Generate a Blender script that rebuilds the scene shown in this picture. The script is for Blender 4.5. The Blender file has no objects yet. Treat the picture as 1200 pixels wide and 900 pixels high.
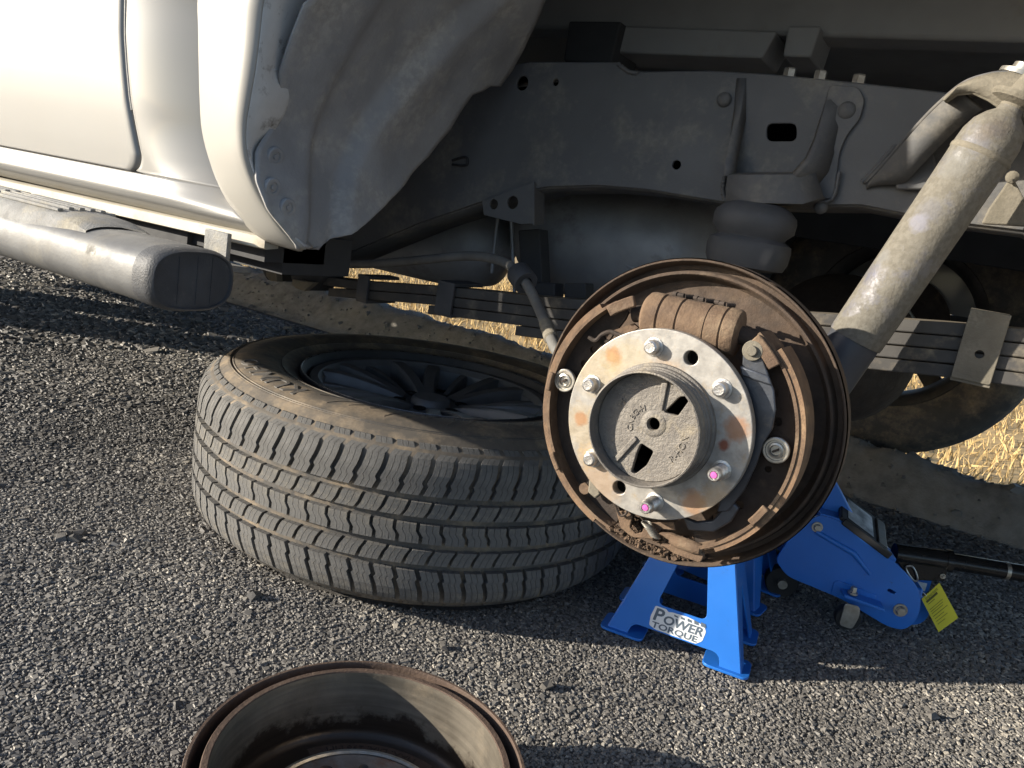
import bpy, bmesh, math, random
import numpy as np
from mathutils import Vector, Matrix, noise as mnoise
random.seed(7); rng = np.random.default_rng(7)
sc = bpy.context.scene
rad = math.radians

# ------------------------------------------------------------------ camera
CAM = np.array([0.0, 0.0, 0.5655])
FPX, CX, CY = 892.2, 600.0, 450.0            # focal length in pixels of the 1200x900 photograph
PITCH, ROLL, YAW = 0.215, 0.1688, 0.5216
_f = np.array([-math.sin(YAW)*math.cos(PITCH), math.cos(YAW)*math.cos(PITCH), -math.sin(PITCH)])
_r0 = np.array([math.cos(YAW), math.sin(YAW), 0]); _u0 = np.cross(_r0, _f)
CR = math.cos(ROLL)*_r0 + math.sin(ROLL)*_u0
CU = -math.sin(ROLL)*_r0 + math.cos(ROLL)*_u0
CF = _f
cd = bpy.data.cameras.new('camera'); cam = bpy.data.objects.new('camera', cd); sc.collection.objects.link(cam)
cd.sensor_fit = 'HORIZONTAL'; cd.sensor_width = 36; cd.lens = 36*FPX/1200
cd.clip_start = 0.02; cd.clip_end = 3000
cam.matrix_world = Matrix(((CR[0], CU[0], -CF[0], CAM[0]), (CR[1], CU[1], -CF[1], CAM[1]), (CR[2], CU[2], -CF[2], CAM[2]), (0, 0, 0, 1)))
sc.camera = cam

# ------------------------------------------------------------------ light
SUN_EL, SUN_AZ = rad(15.5), rad(39.0)        # light travels towards +X +Y
LD = np.array([math.cos(SUN_EL)*math.cos(SUN_AZ), math.cos(SUN_EL)*math.sin(SUN_AZ), -math.sin(SUN_EL)])
w = bpy.data.worlds.new('World'); sc.world = w; w.use_nodes = True
nt = w.node_tree; bg = nt.nodes['Background']
sky = nt.nodes.new('ShaderNodeTexSky'); sky.sky_type = 'NISHITA'; sky.sun_disc = False
sky.sun_elevation = SUN_EL; sky.sun_rotation = math.atan2(-LD[0], -LD[1])
sky.altitude = 800; sky.air_density = 0.75; sky.dust_density = 1.2; sky.ozone_density = 1.0
nt.links.new(sky.outputs[0], bg.inputs[0]); bg.inputs[1].default_value = 0.115
sd = bpy.data.lights.new('sun', 'SUN'); so = bpy.data.objects.new('sun', sd); sc.collection.objects.link(so)
sd.energy = 5.0; sd.angle = rad(0.5); sd.color = (1.0, 0.92, 0.79)
so.rotation_euler = Vector(LD).to_track_quat('-Z', 'Y').to_euler()
so.location = (-4, -4, 4)
sc.view_settings.view_transform = 'Standard'; sc.view_settings.look = 'None'
sc.view_settings.exposure = 0.95; sc.view_settings.gamma = 1
sc.cycles.max_bounces = 6; sc.cycles.diffuse_bounces = 3; sc.cycles.glossy_bounces = 3; sc.cycles.transmission_bounces = 2; sc.cycles.sample_clamp_indirect = 4

# ------------------------------------------------------------------ pixel -> place helpers
def ray(px, py): return CF + CR*(px-CX)/FPX - CU*(py-CY)/FPX
def G(px, py, z=0.0):
    d = ray(px, py); return CAM + d*(z-CAM[2])/d[2]
def Y(px, py, y):
    d = ray(px, py); return CAM + d*y/d[1]
def VPL(px, py, p0, n):
    d = ray(px, py); n = np.array(n, float); return CAM + d*(((np.array(p0)-CAM)@n)/(d@n))
def A(*p): return np.array(p, float)
def unit(v): v = np.array(v, float); return v/np.linalg.norm(v)

# ------------------------------------------------------------------ materials
def M(name, c1, c2=None, scale=40, rough=0.6, metal=0.0, bump=0.0, bscale=None, dust=None, dust_amt=0.0, dust_scale=12, spots=None,
      spec=0.5, rough2=None, coat=0.0, up_dust=0.0, dust2=None):
    m = bpy.data.materials.new(name); m.use_nodes = True
    t = m.node_tree; N = t.nodes; L = t.links; b = N['Principled BSDF']
    co = N.new('ShaderNodeTexCoord')
    def nz(s, det=3, r=0.6):
        n = N.new('ShaderNodeTexNoise'); n.inputs['Scale'].default_value = s; n.inputs['Detail'].default_value = det
        n.inputs['Roughness'].default_value = r; L.new(co.outputs['Object'], n.inputs['Vector']); return n.outputs[0]
    def ramp(x, a, b_):
        r = N.new('ShaderNodeMapRange'); r.inputs[1].default_value = a; r.inputs[2].default_value = b_; L.new(x, r.inputs[0]); return r.outputs[0]
    def mix(f, a, c):
        x = N.new('ShaderNodeMix'); x.data_type = 'RGBA'
        if hasattr(f, 'links'): L.new(f, x.inputs[0])
        else: x.inputs[0].default_value = f
        for s, k in ((a, 6), (c, 7)):
            if hasattr(s, 'links'): L.new(s, x.inputs[k])
            else: x.inputs[k].default_value = (*s, 1)
        return x.outputs[2]
    def math2(op, a, c):
        x = N.new('ShaderNodeMath'); x.operation = op
        for s, k in ((a, 0), (c, 1)):
            if hasattr(s, 'links'): L.new(s, x.inputs[k])
            else: x.inputs[k].default_value = s
        return x.outputs[0]
    c2 = c2 or tuple(v*0.7 for v in c1)
    col = mix(ramp(nz(scale), 0.35, 0.65), c1, c2)
    dm = None
    if dust:
        dm = ramp(nz(dust_scale, 5, 0.7), 0.75-dust_amt*0.6, 0.95-dust_amt*0.6)
        if up_dust:
            g = N.new('ShaderNodeNewGeometry'); s = N.new('ShaderNodeSeparateXYZ'); L.new(g.outputs['Normal'], s.inputs[0])
            dm = math2('MINIMUM', math2('ADD', dm, math2('MULTIPLY', ramp(s.outputs[2], 0.2, 0.9), up_dust)), 1.0)
        dc = mix(ramp(nz(dust_scale*9), 0.4, 0.6), dust, dust2 or tuple(v*0.75 for v in dust))
        col = mix(dm, col, dc)
    if spots:
        for (p, r, c, amt) in spots:
            vd = N.new('ShaderNodeVectorMath'); vd.operation = 'DISTANCE'; vd.inputs[1].default_value = p; L.new(co.outputs['Object'], vd.inputs[0])
            e = math2('ADD', vd.outputs['Value'], math2('MULTIPLY', math2('SUBTRACT', nz(140), 0.5), r*0.9))
            col = mix(math2('MULTIPLY', ramp(e, r, r*0.55), amt), col, c)
    L.new(col, b.inputs['Base Color'])
    b.inputs['Metallic'].default_value = metal
    if dm is not None and metal: L.new(math2('MULTIPLY', math2('SUBTRACT', 1.0, dm), metal), b.inputs['Metallic'])
    rr = ramp(nz(scale*1.7), 0.3, 0.7); r = N.new('ShaderNodeMapRange'); L.new(rr, r.inputs[0])
    r.inputs[3].default_value = rough; r.inputs[4].default_value = rough2 if rough2 is not None else min(1, rough*1.25)
    ro = r.outputs[0]
    if dm is not None: ro = math2('MAXIMUM', ro, math2('MULTIPLY', dm, 0.85))
    L.new(ro, b.inputs['Roughness'])
    b.inputs['Specular IOR Level'].default_value = spec
    if coat: b.inputs['Coat Weight'].default_value = coat; b.inputs['Coat Roughness'].default_value = 0.08
    if bump:
        bm_ = N.new('ShaderNodeBump'); bm_.inputs['Strength'].default_value = bump; bm_.inputs['Distance'].default_value = 0.002
        L.new(nz(bscale or scale*3, 3, 0.65), bm_.inputs['Height']); L.new(bm_.outputs[0], b.inputs['Normal'])
    return m

MT = {}
MT['paint'] = M('silver_white_paint', (.262, .256, .243), (.25, .244, .232), 3, .46, .2, dust=(.62, .56, .44), dust_amt=.10, dust_scale=7, coat=.5)
MT['flare'] = M('white_flare_paint', (.385, .368, .335), (.365, .35, .318), 5, .42, 0, dust=(.58, .50, .36), dust_amt=.12, dust_scale=22)
MT['sill'] = M('dusty_sill_paint', (.52, .48, .40), (.46, .42, .34), 14, .55, .1, dust=(.52, .43, .29), dust_amt=.35, dust_scale=30, bump=.15)
MT['seam'] = M('black_seam_rubber', (.02, .02, .02), None, 60, .7)
MT['flange_in'] = M('muddy_white_inner_flange', (.66, .645, .62), (.58, .565, .54), 25, .6, 0, dust=(.14, .11, .085), dust_amt=.34, dust_scale=45, bump=.2)
MT['liner'] = M('grey_plastic_liner', (.34, .34, .345), (.26, .26, .265), 11, .62, 0, dust=(.45, .43, .40), dust_amt=.46, dust_scale=13, bump=.4, bscale=130)
MT['frame'] = M('dark_frame_paint', (.112, .112, .113), (.09, .09, .092), 8, .55, 0, dust=(.20, .185, .16), dust_amt=.42, dust_scale=14, bump=.3, bscale=160)
MT['under'] = M('underbody_black', (.045, .045, .048), (.055, .055, .055), 10, .7, 0, dust=(.11, .095, .075), dust_amt=.2, dust_scale=8, bump=.2)
MT['bedpan'] = M('grey_bed_floor', (.33, .325, .315), (.27, .265, .258), 8, .6, 0, dust=(.32, .29, .25), dust_amt=.3, dust_scale=10, bump=.3, bscale=60)
MT['tank'] = M('grey_tank_metal', (.38, .39, .41), (.29, .30, .315), 14, .5, .35, dust=(.16, .15, .14), dust_amt=.35, dust_scale=11, bump=.25, bscale=140)
MT['rubber_blk'] = M('black_rubber', (.055, .057, .062), (.075, .075, .08), 20, .6, 0, dust=(.10, .095, .09), dust_amt=.3, dust_scale=14, bump=.15)
MT['leaf'] = M('leaf_spring_steel', (.080, .076, .072), (.055, .052, .05), 18, .65, .2, dust=(.22, .185, .135), dust_amt=.34, dust_scale=24, up_dust=.7, bump=.2)
MT['dusty'] = M('dust_covered_metal', (.18, .16, .125), (.145, .13, .10), 40, .8, 0, dust=(.23, .205, .16), dust_amt=.5, dust_scale=25, bump=.4, bscale=250)
_s0 = Y(1002, 398, .850)
def shp(px, py): q = Y(px, py, .832)-_s0; return (float(q[0]), float(q[1]), float(q[2]))
SHS = [(shp(1148, 168), .012, (.16, .16, .19), .5), (shp(1090, 248), .015, (.15, .15, .17), .45), (shp(1078, 262), .012, (.22, .22, .27), .6), (shp(1168, 150), .014, (.10, .085, .07), .7), (shp(1152, 155), .010, (.13, .11, .09), .6), (shp(1120, 190), .018, (.17, .165, .15), .6), (shp(1030, 300), .012, (.19, .19, .19), .5), (shp(1040, 365), .010, (.15, .14, .13), .6)]
MT['shock'] = M('dusty_shock_tube', (.17, .17, .22), (.15, .15, .17), 14, .45, .25, dust=(.172, .158, .13), dust_amt=.80, dust_scale=20, dust2=(.135, .122, .098), bump=.35, bscale=300, spots=SHS)
MT['shock_low'] = M('dark_shock_body', (.10, .105, .12), (.075, .078, .09), 12, .38, .4, dust=(.16, .14, .11), dust_amt=.22, dust_scale=11, bump=.1)
MT['cable'] = M('grey_hose', (.16, .155, .145), (.12, .115, .105), 35, .65, 0, dust=(.30, .26, .20), dust_amt=.3, dust_scale=20, bump=.2)
MT['rust'] = M('brown_brake_dust', (.16, .105, .066), (.10, .064, .042), 45, .8, .0, dust=(.25, .18, .115), dust_amt=.40, dust_scale=26, bump=.5, bscale=260)
MT['rust_dark'] = M('dark_brake_steel', (.055, .040, .031), (.036, .027, .022), 45, .75, .15, dust=(.15, .10, .066), dust_amt=.25, dust_scale=20, bump=.35, bscale=240)
MT['plate'] = M('brown_backing_plate', (.095, .064, .044), (.055, .039, .029), 45, .75, .1, dust=(.18, .127, .084), dust_amt=.30, dust_scale=22, bump=.35, bscale=240)
MT['lining'] = M('brake_lining', (.20, .125, .075), (.13, .085, .055), 70, .85, 0, dust=(.36, .24, .14), dust_amt=.35, dust_scale=30, bump=.4, bscale=320)
MT['crumb'] = M('brake_dust_crumbs', (.13, .085, .055), (.07, .048, .034), 200, .95, 0, bump=.5, bscale=500)
HUB = A(-0.2153, 0.6385, 0.406)
def hubp(px, py, y=None):
    y = HUB[1] if y is None else y
    q = Y(px, py, y)-HUB; return (float(q[0]), float(q[1]), float(q[2]))
OR = (.32, .11, .045)
sp = [(hubp(719, 417), .010, OR, .85), (hubp(681, 491), .0085, OR, .8), (hubp(863, 503), .013, (.36, .17, .08), .7), (hubp(813, 590), .014, (.36, .19, .09), .7),
      (hubp(848, 521), .006, (.22, .06, .03), .9), (hubp(700, 432), .030, (.42, .31, .14), .36), (hubp(684, 500), .027, (.42, .31, .15), .36), (hubp(735, 424), .026, (.44, .34, .17), .36),
      (hubp(700, 570), .028, (.40, .25, .13), .5), (hubp(690, 535), .015, (.44, .30, .14), .55), (hubp(780, 440), .02, (.36, .24, .14), .5), (hubp(840, 590), .02, (.40, .27, .13), .4)]
MT['hub'] = M('rust_spotted_hub_steel', (.40, .38, .35), (.28, .265, .245), 90, .45, .45, dust=(.34, .26, .16), dust_amt=.34, dust_scale=60, spots=sp, bump=.10, bscale=300)
MT['boss'] = M('cast_hub_centre', (.22, .20, .175), (.16, .145, .13), 60, .6, .35, dust=(.33, .28, .20), dust_amt=.35, dust_scale=40, bump=.6, bscale=330,
               spots=[((hubp(726, 501)[0], 0, hubp(726, 501)[2]), .009, (.36, .12, .06), .75), ((hubp(775, 480)[0], 0, hubp(775, 480)[2]), .008, (.34, .16, .08), .6)])
MT['stud'] = M('bright_stud_steel', (.62, .60, .57), (.45, .43, .41), 180, .3, .85, bump=.25, bscale=500)
MT['pink'] = M('pink_paint_mark', (.62, .12, .40), (.55, .10, .36), 60, .6)
MT['zinc'] = M('zinc_plated_steel', (.55, .53, .48), (.40, .37, .32), 90, .35, .8, dust=(.30, .23, .15), dust_amt=.2, dust_scale=60)
MT['lever'] = M('oily_lever_steel', (.10, .11, .13), (.07, .072, .08), 30, .3, .5, dust=(.20, .17, .135), dust_amt=.22, dust_scale=35, bump=.2)
MT['black_hole'] = M('unlit_cavity_black', (.006, .006, .006), None, 10, .9)  # near-black base colour stands in for shade inside holes and cavities
MT['tread'] = M('tread_rubber', (.125, .121, .115), (.092, .089, .085), 60, .75, 0, dust=(.25, .228, .19), dust_amt=.38, dust_scale=30, bump=.3, bscale=400)
MT['tyre'] = M('sidewall_rubber', (.085, .078, .070), (.062, .057, .052), 25, .65, 0, dust=(.25, .195, .135), dust_amt=.50, dust_scale=14, bump=.15, bscale=200, up_dust=.22)
MT['letter'] = M('raised_letter_rubber', (.13, .12, .11), (.10, .092, .084), 40, .6, 0, dust=(.24, .20, .15), dust_amt=.3, dust_scale=40)
MT['alloy'] = M('gunmetal_alloy', (.20, .205, .213), (.155, .158, .164), 20, .48, .45, dust=(.10, .095, .09), dust_amt=.2, dust_scale=14)
MT['rim_dark'] = M('dull_rim_barrel', (.06, .062, .068), (.045, .046, .05), 20, .55, .3, dust=(.10, .09, .075), dust_amt=.3, dust_scale=18)
MT['alloy_bright'] = M('machined_alloy', (.20, .20, .21), (.15, .15, .16), 30, .25, .9)
MT['farwheel'] = M('dull_wheel_back', (.085, .08, .075), (.05, .047, .044), 14, .55, .4, dust=(.12, .10, .08), dust_amt=.35, dust_scale=10)
MT['blue'] = M('blue_tool_paint', (.020, .165, .60), (.018, .15, .55), 14, .36, 0, dust=(.05, .075, .13), dust_amt=.16, dust_scale=60, coat=.25)
MT['black_gloss'] = M('black_gloss_paint', (.012, .012, .013), (.016, .016, .016), 20, .22)
MT['black_plastic'] = M('black_plastic', (.02, .02, .022), None, 30, .5)
MT['white_print'] = M('white_label_vinyl', (.72, .74, .76), (.68, .70, .72), 30, .4)
MT['grey_print'] = M('grey_label_print', (.10, .13, .17), (.09, .12, .15), 30, .45)
MT['yellow'] = M('yellow_tag_card', (.74, .66, .05), (.70, .62, .05), 20, .6)
MT['print_black'] = M('tag_print_ink', (.14, .13, .03), None, 30, .7)
MT['step'] = M('scuffed_step_metal', (.155, .156, .155), (.12, .12, .12), 30, .50, .35, dust=(.20, .187, .16), dust_amt=.36, dust_scale=13, bump=.12, bscale=350)
MT['step_pad'] = M('grey_step_pad', (.27, .265, .25), (.20, .195, .185), 60, .65, 0, dust=(.38, .34, .26), dust_amt=.4, dust_scale=20, bump=.6, bscale=500)
MT['endcap'] = M('grey_plastic_end_cap', (.075, .077, .082), (.055, .056, .06), 25, .5, 0, dust=(.16, .15, .14), dust_amt=.35, dust_scale=16, bump=.4, bscale=500)
MT['drum'] = M('rusty_drum_iron', (.12, .080, .058), (.080, .053, .040), 60, .7, .25, dust=(.19, .135, .095), dust_amt=.3, dust_scale=30, bump=.4, bscale=300)
MT['glass'] = M('dark_window_glass', (.02, .022, .024), None, 5, .08)
def drum_inner_mat():
    m = M('worn_drum_friction_face', (.27, .238, .19), (.20, .175, .14), 25, .30, .55, dust=(.24, .19, .13), dust_amt=.25, dust_scale=14, bump=.2, bscale=90)
    t = m.node_tree; N = t.nodes; L = t.links; b = N['Principled BSDF']
    old = b.inputs['Base Color'].links[0].from_socket
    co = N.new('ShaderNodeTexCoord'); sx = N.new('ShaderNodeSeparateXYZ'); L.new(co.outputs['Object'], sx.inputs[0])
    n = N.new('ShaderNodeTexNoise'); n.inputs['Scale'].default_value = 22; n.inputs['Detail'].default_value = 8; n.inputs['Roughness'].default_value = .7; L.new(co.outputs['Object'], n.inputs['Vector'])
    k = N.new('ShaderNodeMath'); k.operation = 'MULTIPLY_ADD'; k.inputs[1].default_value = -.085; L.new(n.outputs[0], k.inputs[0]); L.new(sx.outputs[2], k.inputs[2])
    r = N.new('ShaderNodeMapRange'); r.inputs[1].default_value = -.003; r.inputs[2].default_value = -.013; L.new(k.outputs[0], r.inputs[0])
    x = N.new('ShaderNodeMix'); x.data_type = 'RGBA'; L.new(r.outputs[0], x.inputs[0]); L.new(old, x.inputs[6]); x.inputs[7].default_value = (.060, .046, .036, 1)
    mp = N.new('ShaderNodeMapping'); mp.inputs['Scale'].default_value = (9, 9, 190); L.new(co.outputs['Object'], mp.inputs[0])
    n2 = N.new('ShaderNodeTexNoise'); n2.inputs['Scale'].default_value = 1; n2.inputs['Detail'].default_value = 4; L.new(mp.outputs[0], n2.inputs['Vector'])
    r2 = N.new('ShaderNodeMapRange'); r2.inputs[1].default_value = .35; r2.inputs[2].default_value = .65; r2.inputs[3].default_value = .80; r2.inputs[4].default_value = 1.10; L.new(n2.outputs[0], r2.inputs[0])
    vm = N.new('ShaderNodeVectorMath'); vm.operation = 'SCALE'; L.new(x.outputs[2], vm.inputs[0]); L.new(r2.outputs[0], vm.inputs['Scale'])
    L.new(vm.outputs[0], b.inputs['Base Color']); return m
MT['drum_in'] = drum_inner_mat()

def ground_mat(name, c1, c2, scale, bump, bscale, spread=True, c3=None):
    m = M(name, c1, c2, scale, .9, 0, bump=bump, bscale=bscale, dust=c3, dust_amt=.4 if c3 else 0, dust_scale=3, spec=.25)
    return m
MT['road'] = ground_mat('bitumen', (.125, .117, .108), (.088, .083, .077), 190, 1.0, 330)
MT['berm'] = ground_mat('earthy_berm', (.30, .28, .25), (.20, .185, .165), 26, 1.0, 160, c3=(.36, .33, .285))
MT['field'] = ground_mat('straw_earth', (.50, .36, .18), (.40, .28, .135), 3, 1.0, 25, c3=(.58, .44, .23))
def stone_mat():
    m = bpy.data.materials.new('asphalt_stone'); m.use_nodes = True; t = m.node_tree; b = t.nodes['Principled BSDF']
    a = t.nodes.new('ShaderNodeAttribute'); a.attribute_name = 'tone'
    r = t.nodes.new('ShaderNodeValToRGB'); e = r.color_ramp.elements
    e[0].position = 0; e[0].color = (.085, .079, .073, 1); e[1].position = 1; e[1].color = (.40, .365, .31, 1)
    for p, c in ((.3, (.135, .127, .117, 1)), (.6, (.185, .173, .158, 1)), (.85, (.24, .223, .20, 1)), (.96, (.30, .277, .24, 1))):
        q = e.new(p); q.color = c
    t.links.new(a.outputs['Fac'], r.inputs[0]); t.links.new(r.outputs[0], b.inputs['Base Color']); b.inputs['Roughness'].default_value = .62
    b.inputs['Specular IOR Level'].default_value = .4
    return m
MT['stone'] = stone_mat()
MT['straw'] = M('dry_grass', (.56, .41, .19), (.46, .32, .14), 2, .85)

# ------------------------------------------------------------------ mesh helpers
ORG = {}
def link(o, parent=None, org=(0, 0, 0)):
    sc.collection.objects.link(o); org = A(*org)
    if parent is not None:
        o.parent = parent; o.location = Vector(org-ORG[parent.name])
    else: o.location = Vector(org)
    ORG[o.name] = org; return o
def empty(name, loc=(0, 0, 0), parent=None):
    o = bpy.data.objects.new(name, None); o.empty_display_size = .05; return link(o, parent, loc)
def tag(o, label, cat=None, group=None, kind=None):
    if label: o['label'] = label
    if cat: o['category'] = cat
    if group: o['group'] = group
    if kind: o['kind'] = kind
    return o
def frame_of(d):
    d = unit(d); h = A(0, 0, 1) if abs(d[2]) < .9 else A(1, 0, 0)
    u = unit(np.cross(h, d)); return u, np.cross(d, u), d
class MB:
    def __init__(s): s.v = []; s.f = []
    def add(s, vs, fs):
        k = len(s.v); s.v += [tuple(map(float, p)) for p in vs]; s.f += [tuple(i+k for i in f) for f in fs]; return s
    def box(s, c, d, ux=(1, 0, 0), uy=(0, 1, 0), uz=(0, 0, 1)):
        c = A(*c); ux, uy, uz = A(*ux)*d[0]/2, A(*uy)*d[1]/2, A(*uz)*d[2]/2
        vs = [c+a*ux+b*uy+e*uz for a in (-1, 1) for b in (-1, 1) for e in (-1, 1)]
        return s.add(vs, [(0, 1, 3, 2), (4, 6, 7, 5), (0, 4, 5, 1), (2, 3, 7, 6), (0, 2, 6, 4), (1, 5, 7, 3)])
    def lathe(s, prof, o, axis, n=48, a0=0, a1=2*math.pi, closed_prof=False, u=None):
        o = A(*o); uu, vv, d = frame_of(axis)
        if u is not None: uu = unit(u); vv = np.cross(d, uu)
        full = abs(a1-a0-2*math.pi) < 1e-6; m = n if full else n+1; P = len(prof); vs = []
        for i in range(m):
            a = a0+(a1-a0)*i/n; e = uu*math.cos(a)+vv*math.sin(a)
            vs += [o+e*r+d*h for r, h in prof]
        fs = []
        for i in range(n):
            j = (i+1) % m
            for k in range(P if closed_prof else P-1):
                l = (k+1) % P; fs.append((i*P+k, i*P+l, j*P+l, j*P+k))
        if not full and closed_prof: fs += [tuple(range(P))[::-1], tuple((m-1)*P+k for k in range(P))]
        return s.add(vs, fs)
    def cyl(s, p0, p1, r0, r1=None, n=24, cap=True):
        p0 = A(*p0); p1 = A(*p1); L = np.linalg.norm(p1-p0); r1 = r0 if r1 is None else r1
        pr = [(r0, 0), (r1, L)]
        if cap: pr = [(0, 0)]+pr+[(0, L)]
        return s.lathe(pr, p0, p1-p0, n)
    def tube(s, path, r, n=12, cap=True):
        path = [A(*p) for p in path]; vs = []; u = None; m = len(path)
        for i, p in enumerate(path):
            d = unit(path[min(i+1, m-1)]-path[max(i-1, 0)])
            if u is None: u = frame_of(d)[0]
            u = unit(u-d*(u@d)); v = np.cross(d, u); rr = r[i] if hasattr(r, '__len__') else r
            vs += [p+rr*(u*math.cos(2*math.pi*k/n)+v*math.sin(2*math.pi*k/n)) for k in range(n)]
        fs = [(i*n+k, i*n+(k+1) % n, (i+1)*n+(k+1) % n, (i+1)*n+k) for i in range(m-1) for k in range(n)]
        if cap: fs += [tuple(range(n))[::-1], tuple((m-1)*n+k for k in range(n))]
        return s.add(vs, fs)
    def prism(s, pts, dv):
        pts = [A(*p) for p in pts]; n = len(pts); dv = A(*dv)
        return s.add(pts+[p+dv for p in pts], [tuple(range(n))[::-1], tuple(range(n, 2*n))]+[(i, (i+1) % n, n+(i+1) % n, n+i) for i in range(n)])
    def grid(s, P, closed=False):
        a = len(P); b = len(P[0]); vs = [p for row in P for p in row]
        fs = [(i*b+j, i*b+j+1, (i+1)*b+j+1, (i+1)*b+j) for i in range(a-1) for j in range(b-1)]
        if closed: fs += [((a-1)*b+j, (a-1)*b+j+1, j+1, j) for j in range(b-1)]
        return s.add(vs, fs)
    def build(s, name, mat, parent=None, org=(0, 0, 0), smooth=35, bevel=0, solid=0, seg=2, fix=True):
        me = bpy.data.meshes.new(name); o_ = A(*org)
        me.from_pydata([tuple(A(*p)-o_) for p in s.v], [], s.f)
        if fix:
            bm = bmesh.new(); bm.from_mesh(me); bmesh.ops.recalc_face_normals(bm, faces=bm.faces); bm.to_mesh(me); bm.free()
        me.polygons.foreach_set('use_smooth', [True]*len(me.polygons)); me.set_sharp_from_angle(angle=rad(smooth))
        me.materials.append(mat if not isinstance(mat, str) else MT[mat]); me.update()
        o = bpy.data.objects.new(name, me); link(o, parent, org)
        if solid: q = o.modifiers.new('thickness', 'SOLIDIFY'); q.thickness = solid; q.offset = 0
        if bevel:
            q = o.modifiers.new('edges', 'BEVEL'); q.width = bevel; q.segments = seg; q.limit_method = 'ANGLE'; q.angle_limit = rad(40); q.harden_normals = False
        return o
def clone(o, parent=None):
    c = o.copy(); sc.collection.objects.link(c)
    if parent is not None: c.parent = parent
    ORG[c.name] = ORG.get(o.name, A(0, 0, 0))
    for ch in list(o.children): clone(ch, c)
    return c
def curve_mesh(cu):
    o = bpy.data.objects.new('tmp', cu); sc.collection.objects.link(o)
    dg = bpy.context.evaluated_depsgraph_get(); me = bpy.data.meshes.new_from_object(o.evaluated_get(dg))
    vs = np.array([v.co[:] for v in me.vertices]); fs = [tuple(p.vertices) for p in me.polygons]
    bpy.data.objects.remove(o); bpy.data.curves.remove(cu); bpy.data.meshes.remove(me); return vs, fs
def plate2d(mb, outer, holes, t, o, ux, uy, bevel=0):
    """flat plate with real holes; polygon in (u,v); thickness t centred on the plane through o"""
    cu = bpy.data.curves.new('tmpc', 'CURVE'); cu.dimensions = '2D'; cu.fill_mode = 'BOTH'; cu.extrude = max(t/2-bevel, 1e-5); cu.bevel_depth = bevel; cu.bevel_resolution = 1; cu.offset = -bevel
    for poly in [outer]+list(holes):
        s = cu.splines.new('POLY'); s.points.add(len(poly)-1)
        for p, q in zip(s.points, poly): p.co = (q[0], q[1], 0, 1)
        s.use_cyclic_u = True
    vs, fs = curve_mesh(cu); o = A(*o); ux = A(*ux); uy = A(*uy); uz = np.cross(ux, uy)
    return mb.add([o+ux*v[0]+uy*v[1]+uz*v[2] for v in vs], fs)
def circ(c, r, n=24, a0=0, a1=2*math.pi): return [(c[0]+r*math.cos(a0+(a1-a0)*i/n), c[1]+r*math.sin(a0+(a1-a0)*i/n)) for i in range(n)]
def rounded(pts, r, n=5):
    out = []; m = len(pts)
    rs = r if hasattr(r, '__len__') else [r]*m
    for i in range(m):
        p = np.array(pts[i]); a = np.array(pts[i-1]); b = np.array(pts[(i+1) % m]); da = unit(a-p); db = unit(b-p)
        k = min(rs[i], np.linalg.norm(a-p)*.45, np.linalg.norm(b-p)*.45)
        for j in range(n+1):
            t = j/n; out.append(tuple((1-t)**2*(p+da*k)+2*t*(1-t)*p+t*t*(p+db*k)))
    return out
def text_mesh(s, size, ext, align='CENTER', shear=0, sx=1.0, bold=0.0):
    cu = bpy.data.curves.new('tmpt', 'FONT'); cu.body = s; cu.size = size; cu.extrude = ext; cu.align_x = align; cu.align_y = 'CENTER'; cu.shear = shear; cu.offset = bold; cu.resolution_u = 3
    vs, fs = curve_mesh(cu); vs[:, 0] *= sx; return vs, fs
def spline(pts, n=8):
    P = [A(*p) for p in pts]; P = [2*P[0]-P[1]]+P+[2*P[-1]-P[-2]]; out = []
    for i in range(1, len(P)-2):
        for k in range(n):
            t = k/n; a, b, c, d = P[i-1], P[i], P[i+1], P[i+2]
            out.append(.5*((2*b)+(-a+c)*t+(2*a-5*b+4*c-d)*t*t+(-a+3*b-3*c+d)*t**3))
    out.append(P[-2]); return out
def sst(a, b, x): t = min(1, max(0, (x-a)/(b-a))); return t*t*(3-2*t)
def fbm(x, y, z=0, o=4):
    return mnoise.fractal(Vector((x, y, z)), 1.0, 2.0, o)

# ================================================================== SETTING
def sheet(name, xs, ys, zf, mat, kind='structure'):
    mb = MB(); mb.grid([[(x, y, zf(x, y)) for y in ys] for x in xs]); o = mb.build(name, mat, smooth=180); tag(o, None, None, None, kind); return o
road = sheet('road', list(np.linspace(-600, -4, 12))+list(np.linspace(-3.9, 1.5, 60))+list(np.linspace(1.6, 600, 12)),
             list(np.linspace(-600, -3, 10))+list(np.linspace(-2.9, 2.2, 40)), lambda x, y: -.0015+.0015*fbm(x*3, y*3) if abs(x) < 4 and y > -3 else -.0015, MT['road'])
def berm_z(x, y):
    toe = 2.11-.085*max(-1.2, min(0, x+.2))*.9
    crest = 2.19-.085*(max(-2.4, min(.3, x)))
    if y < toe: return -.03
    t = min(1, (y-toe)/(crest-toe)); s = t*t*(3-2*t)
    z = .128*s
    if y > crest+.03: z -= min(.95, (y-crest-.03)*.27)
    k = s*(1 if y < 5 else .3)
    return z+k*(.020*fbm(x*5, y*5, 1)+.011*fbm(x*19, y*19, 3)+.006*fbm(x*50, y*50, 6)) - (.03*(1-s) if t < .02 else 0)
berm = sheet('roadside_berm', list(np.linspace(-40, -6, 20))+list(np.linspace(-5.9, 1.6, 330))+list(np.linspace(1.8, 30, 20)),
             list(np.linspace(2.05, 2.7, 46))+list(np.linspace(2.75, 6.5, 24)), berm_z, MT['berm'])
def field_z(x, y):
    d = max(0, y-5.0)
    return -.72+.05*fbm(x*.6, y*.6)+.015*fbm(x*4, y*4, 2)+min(d*.004, 2.0)
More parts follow.
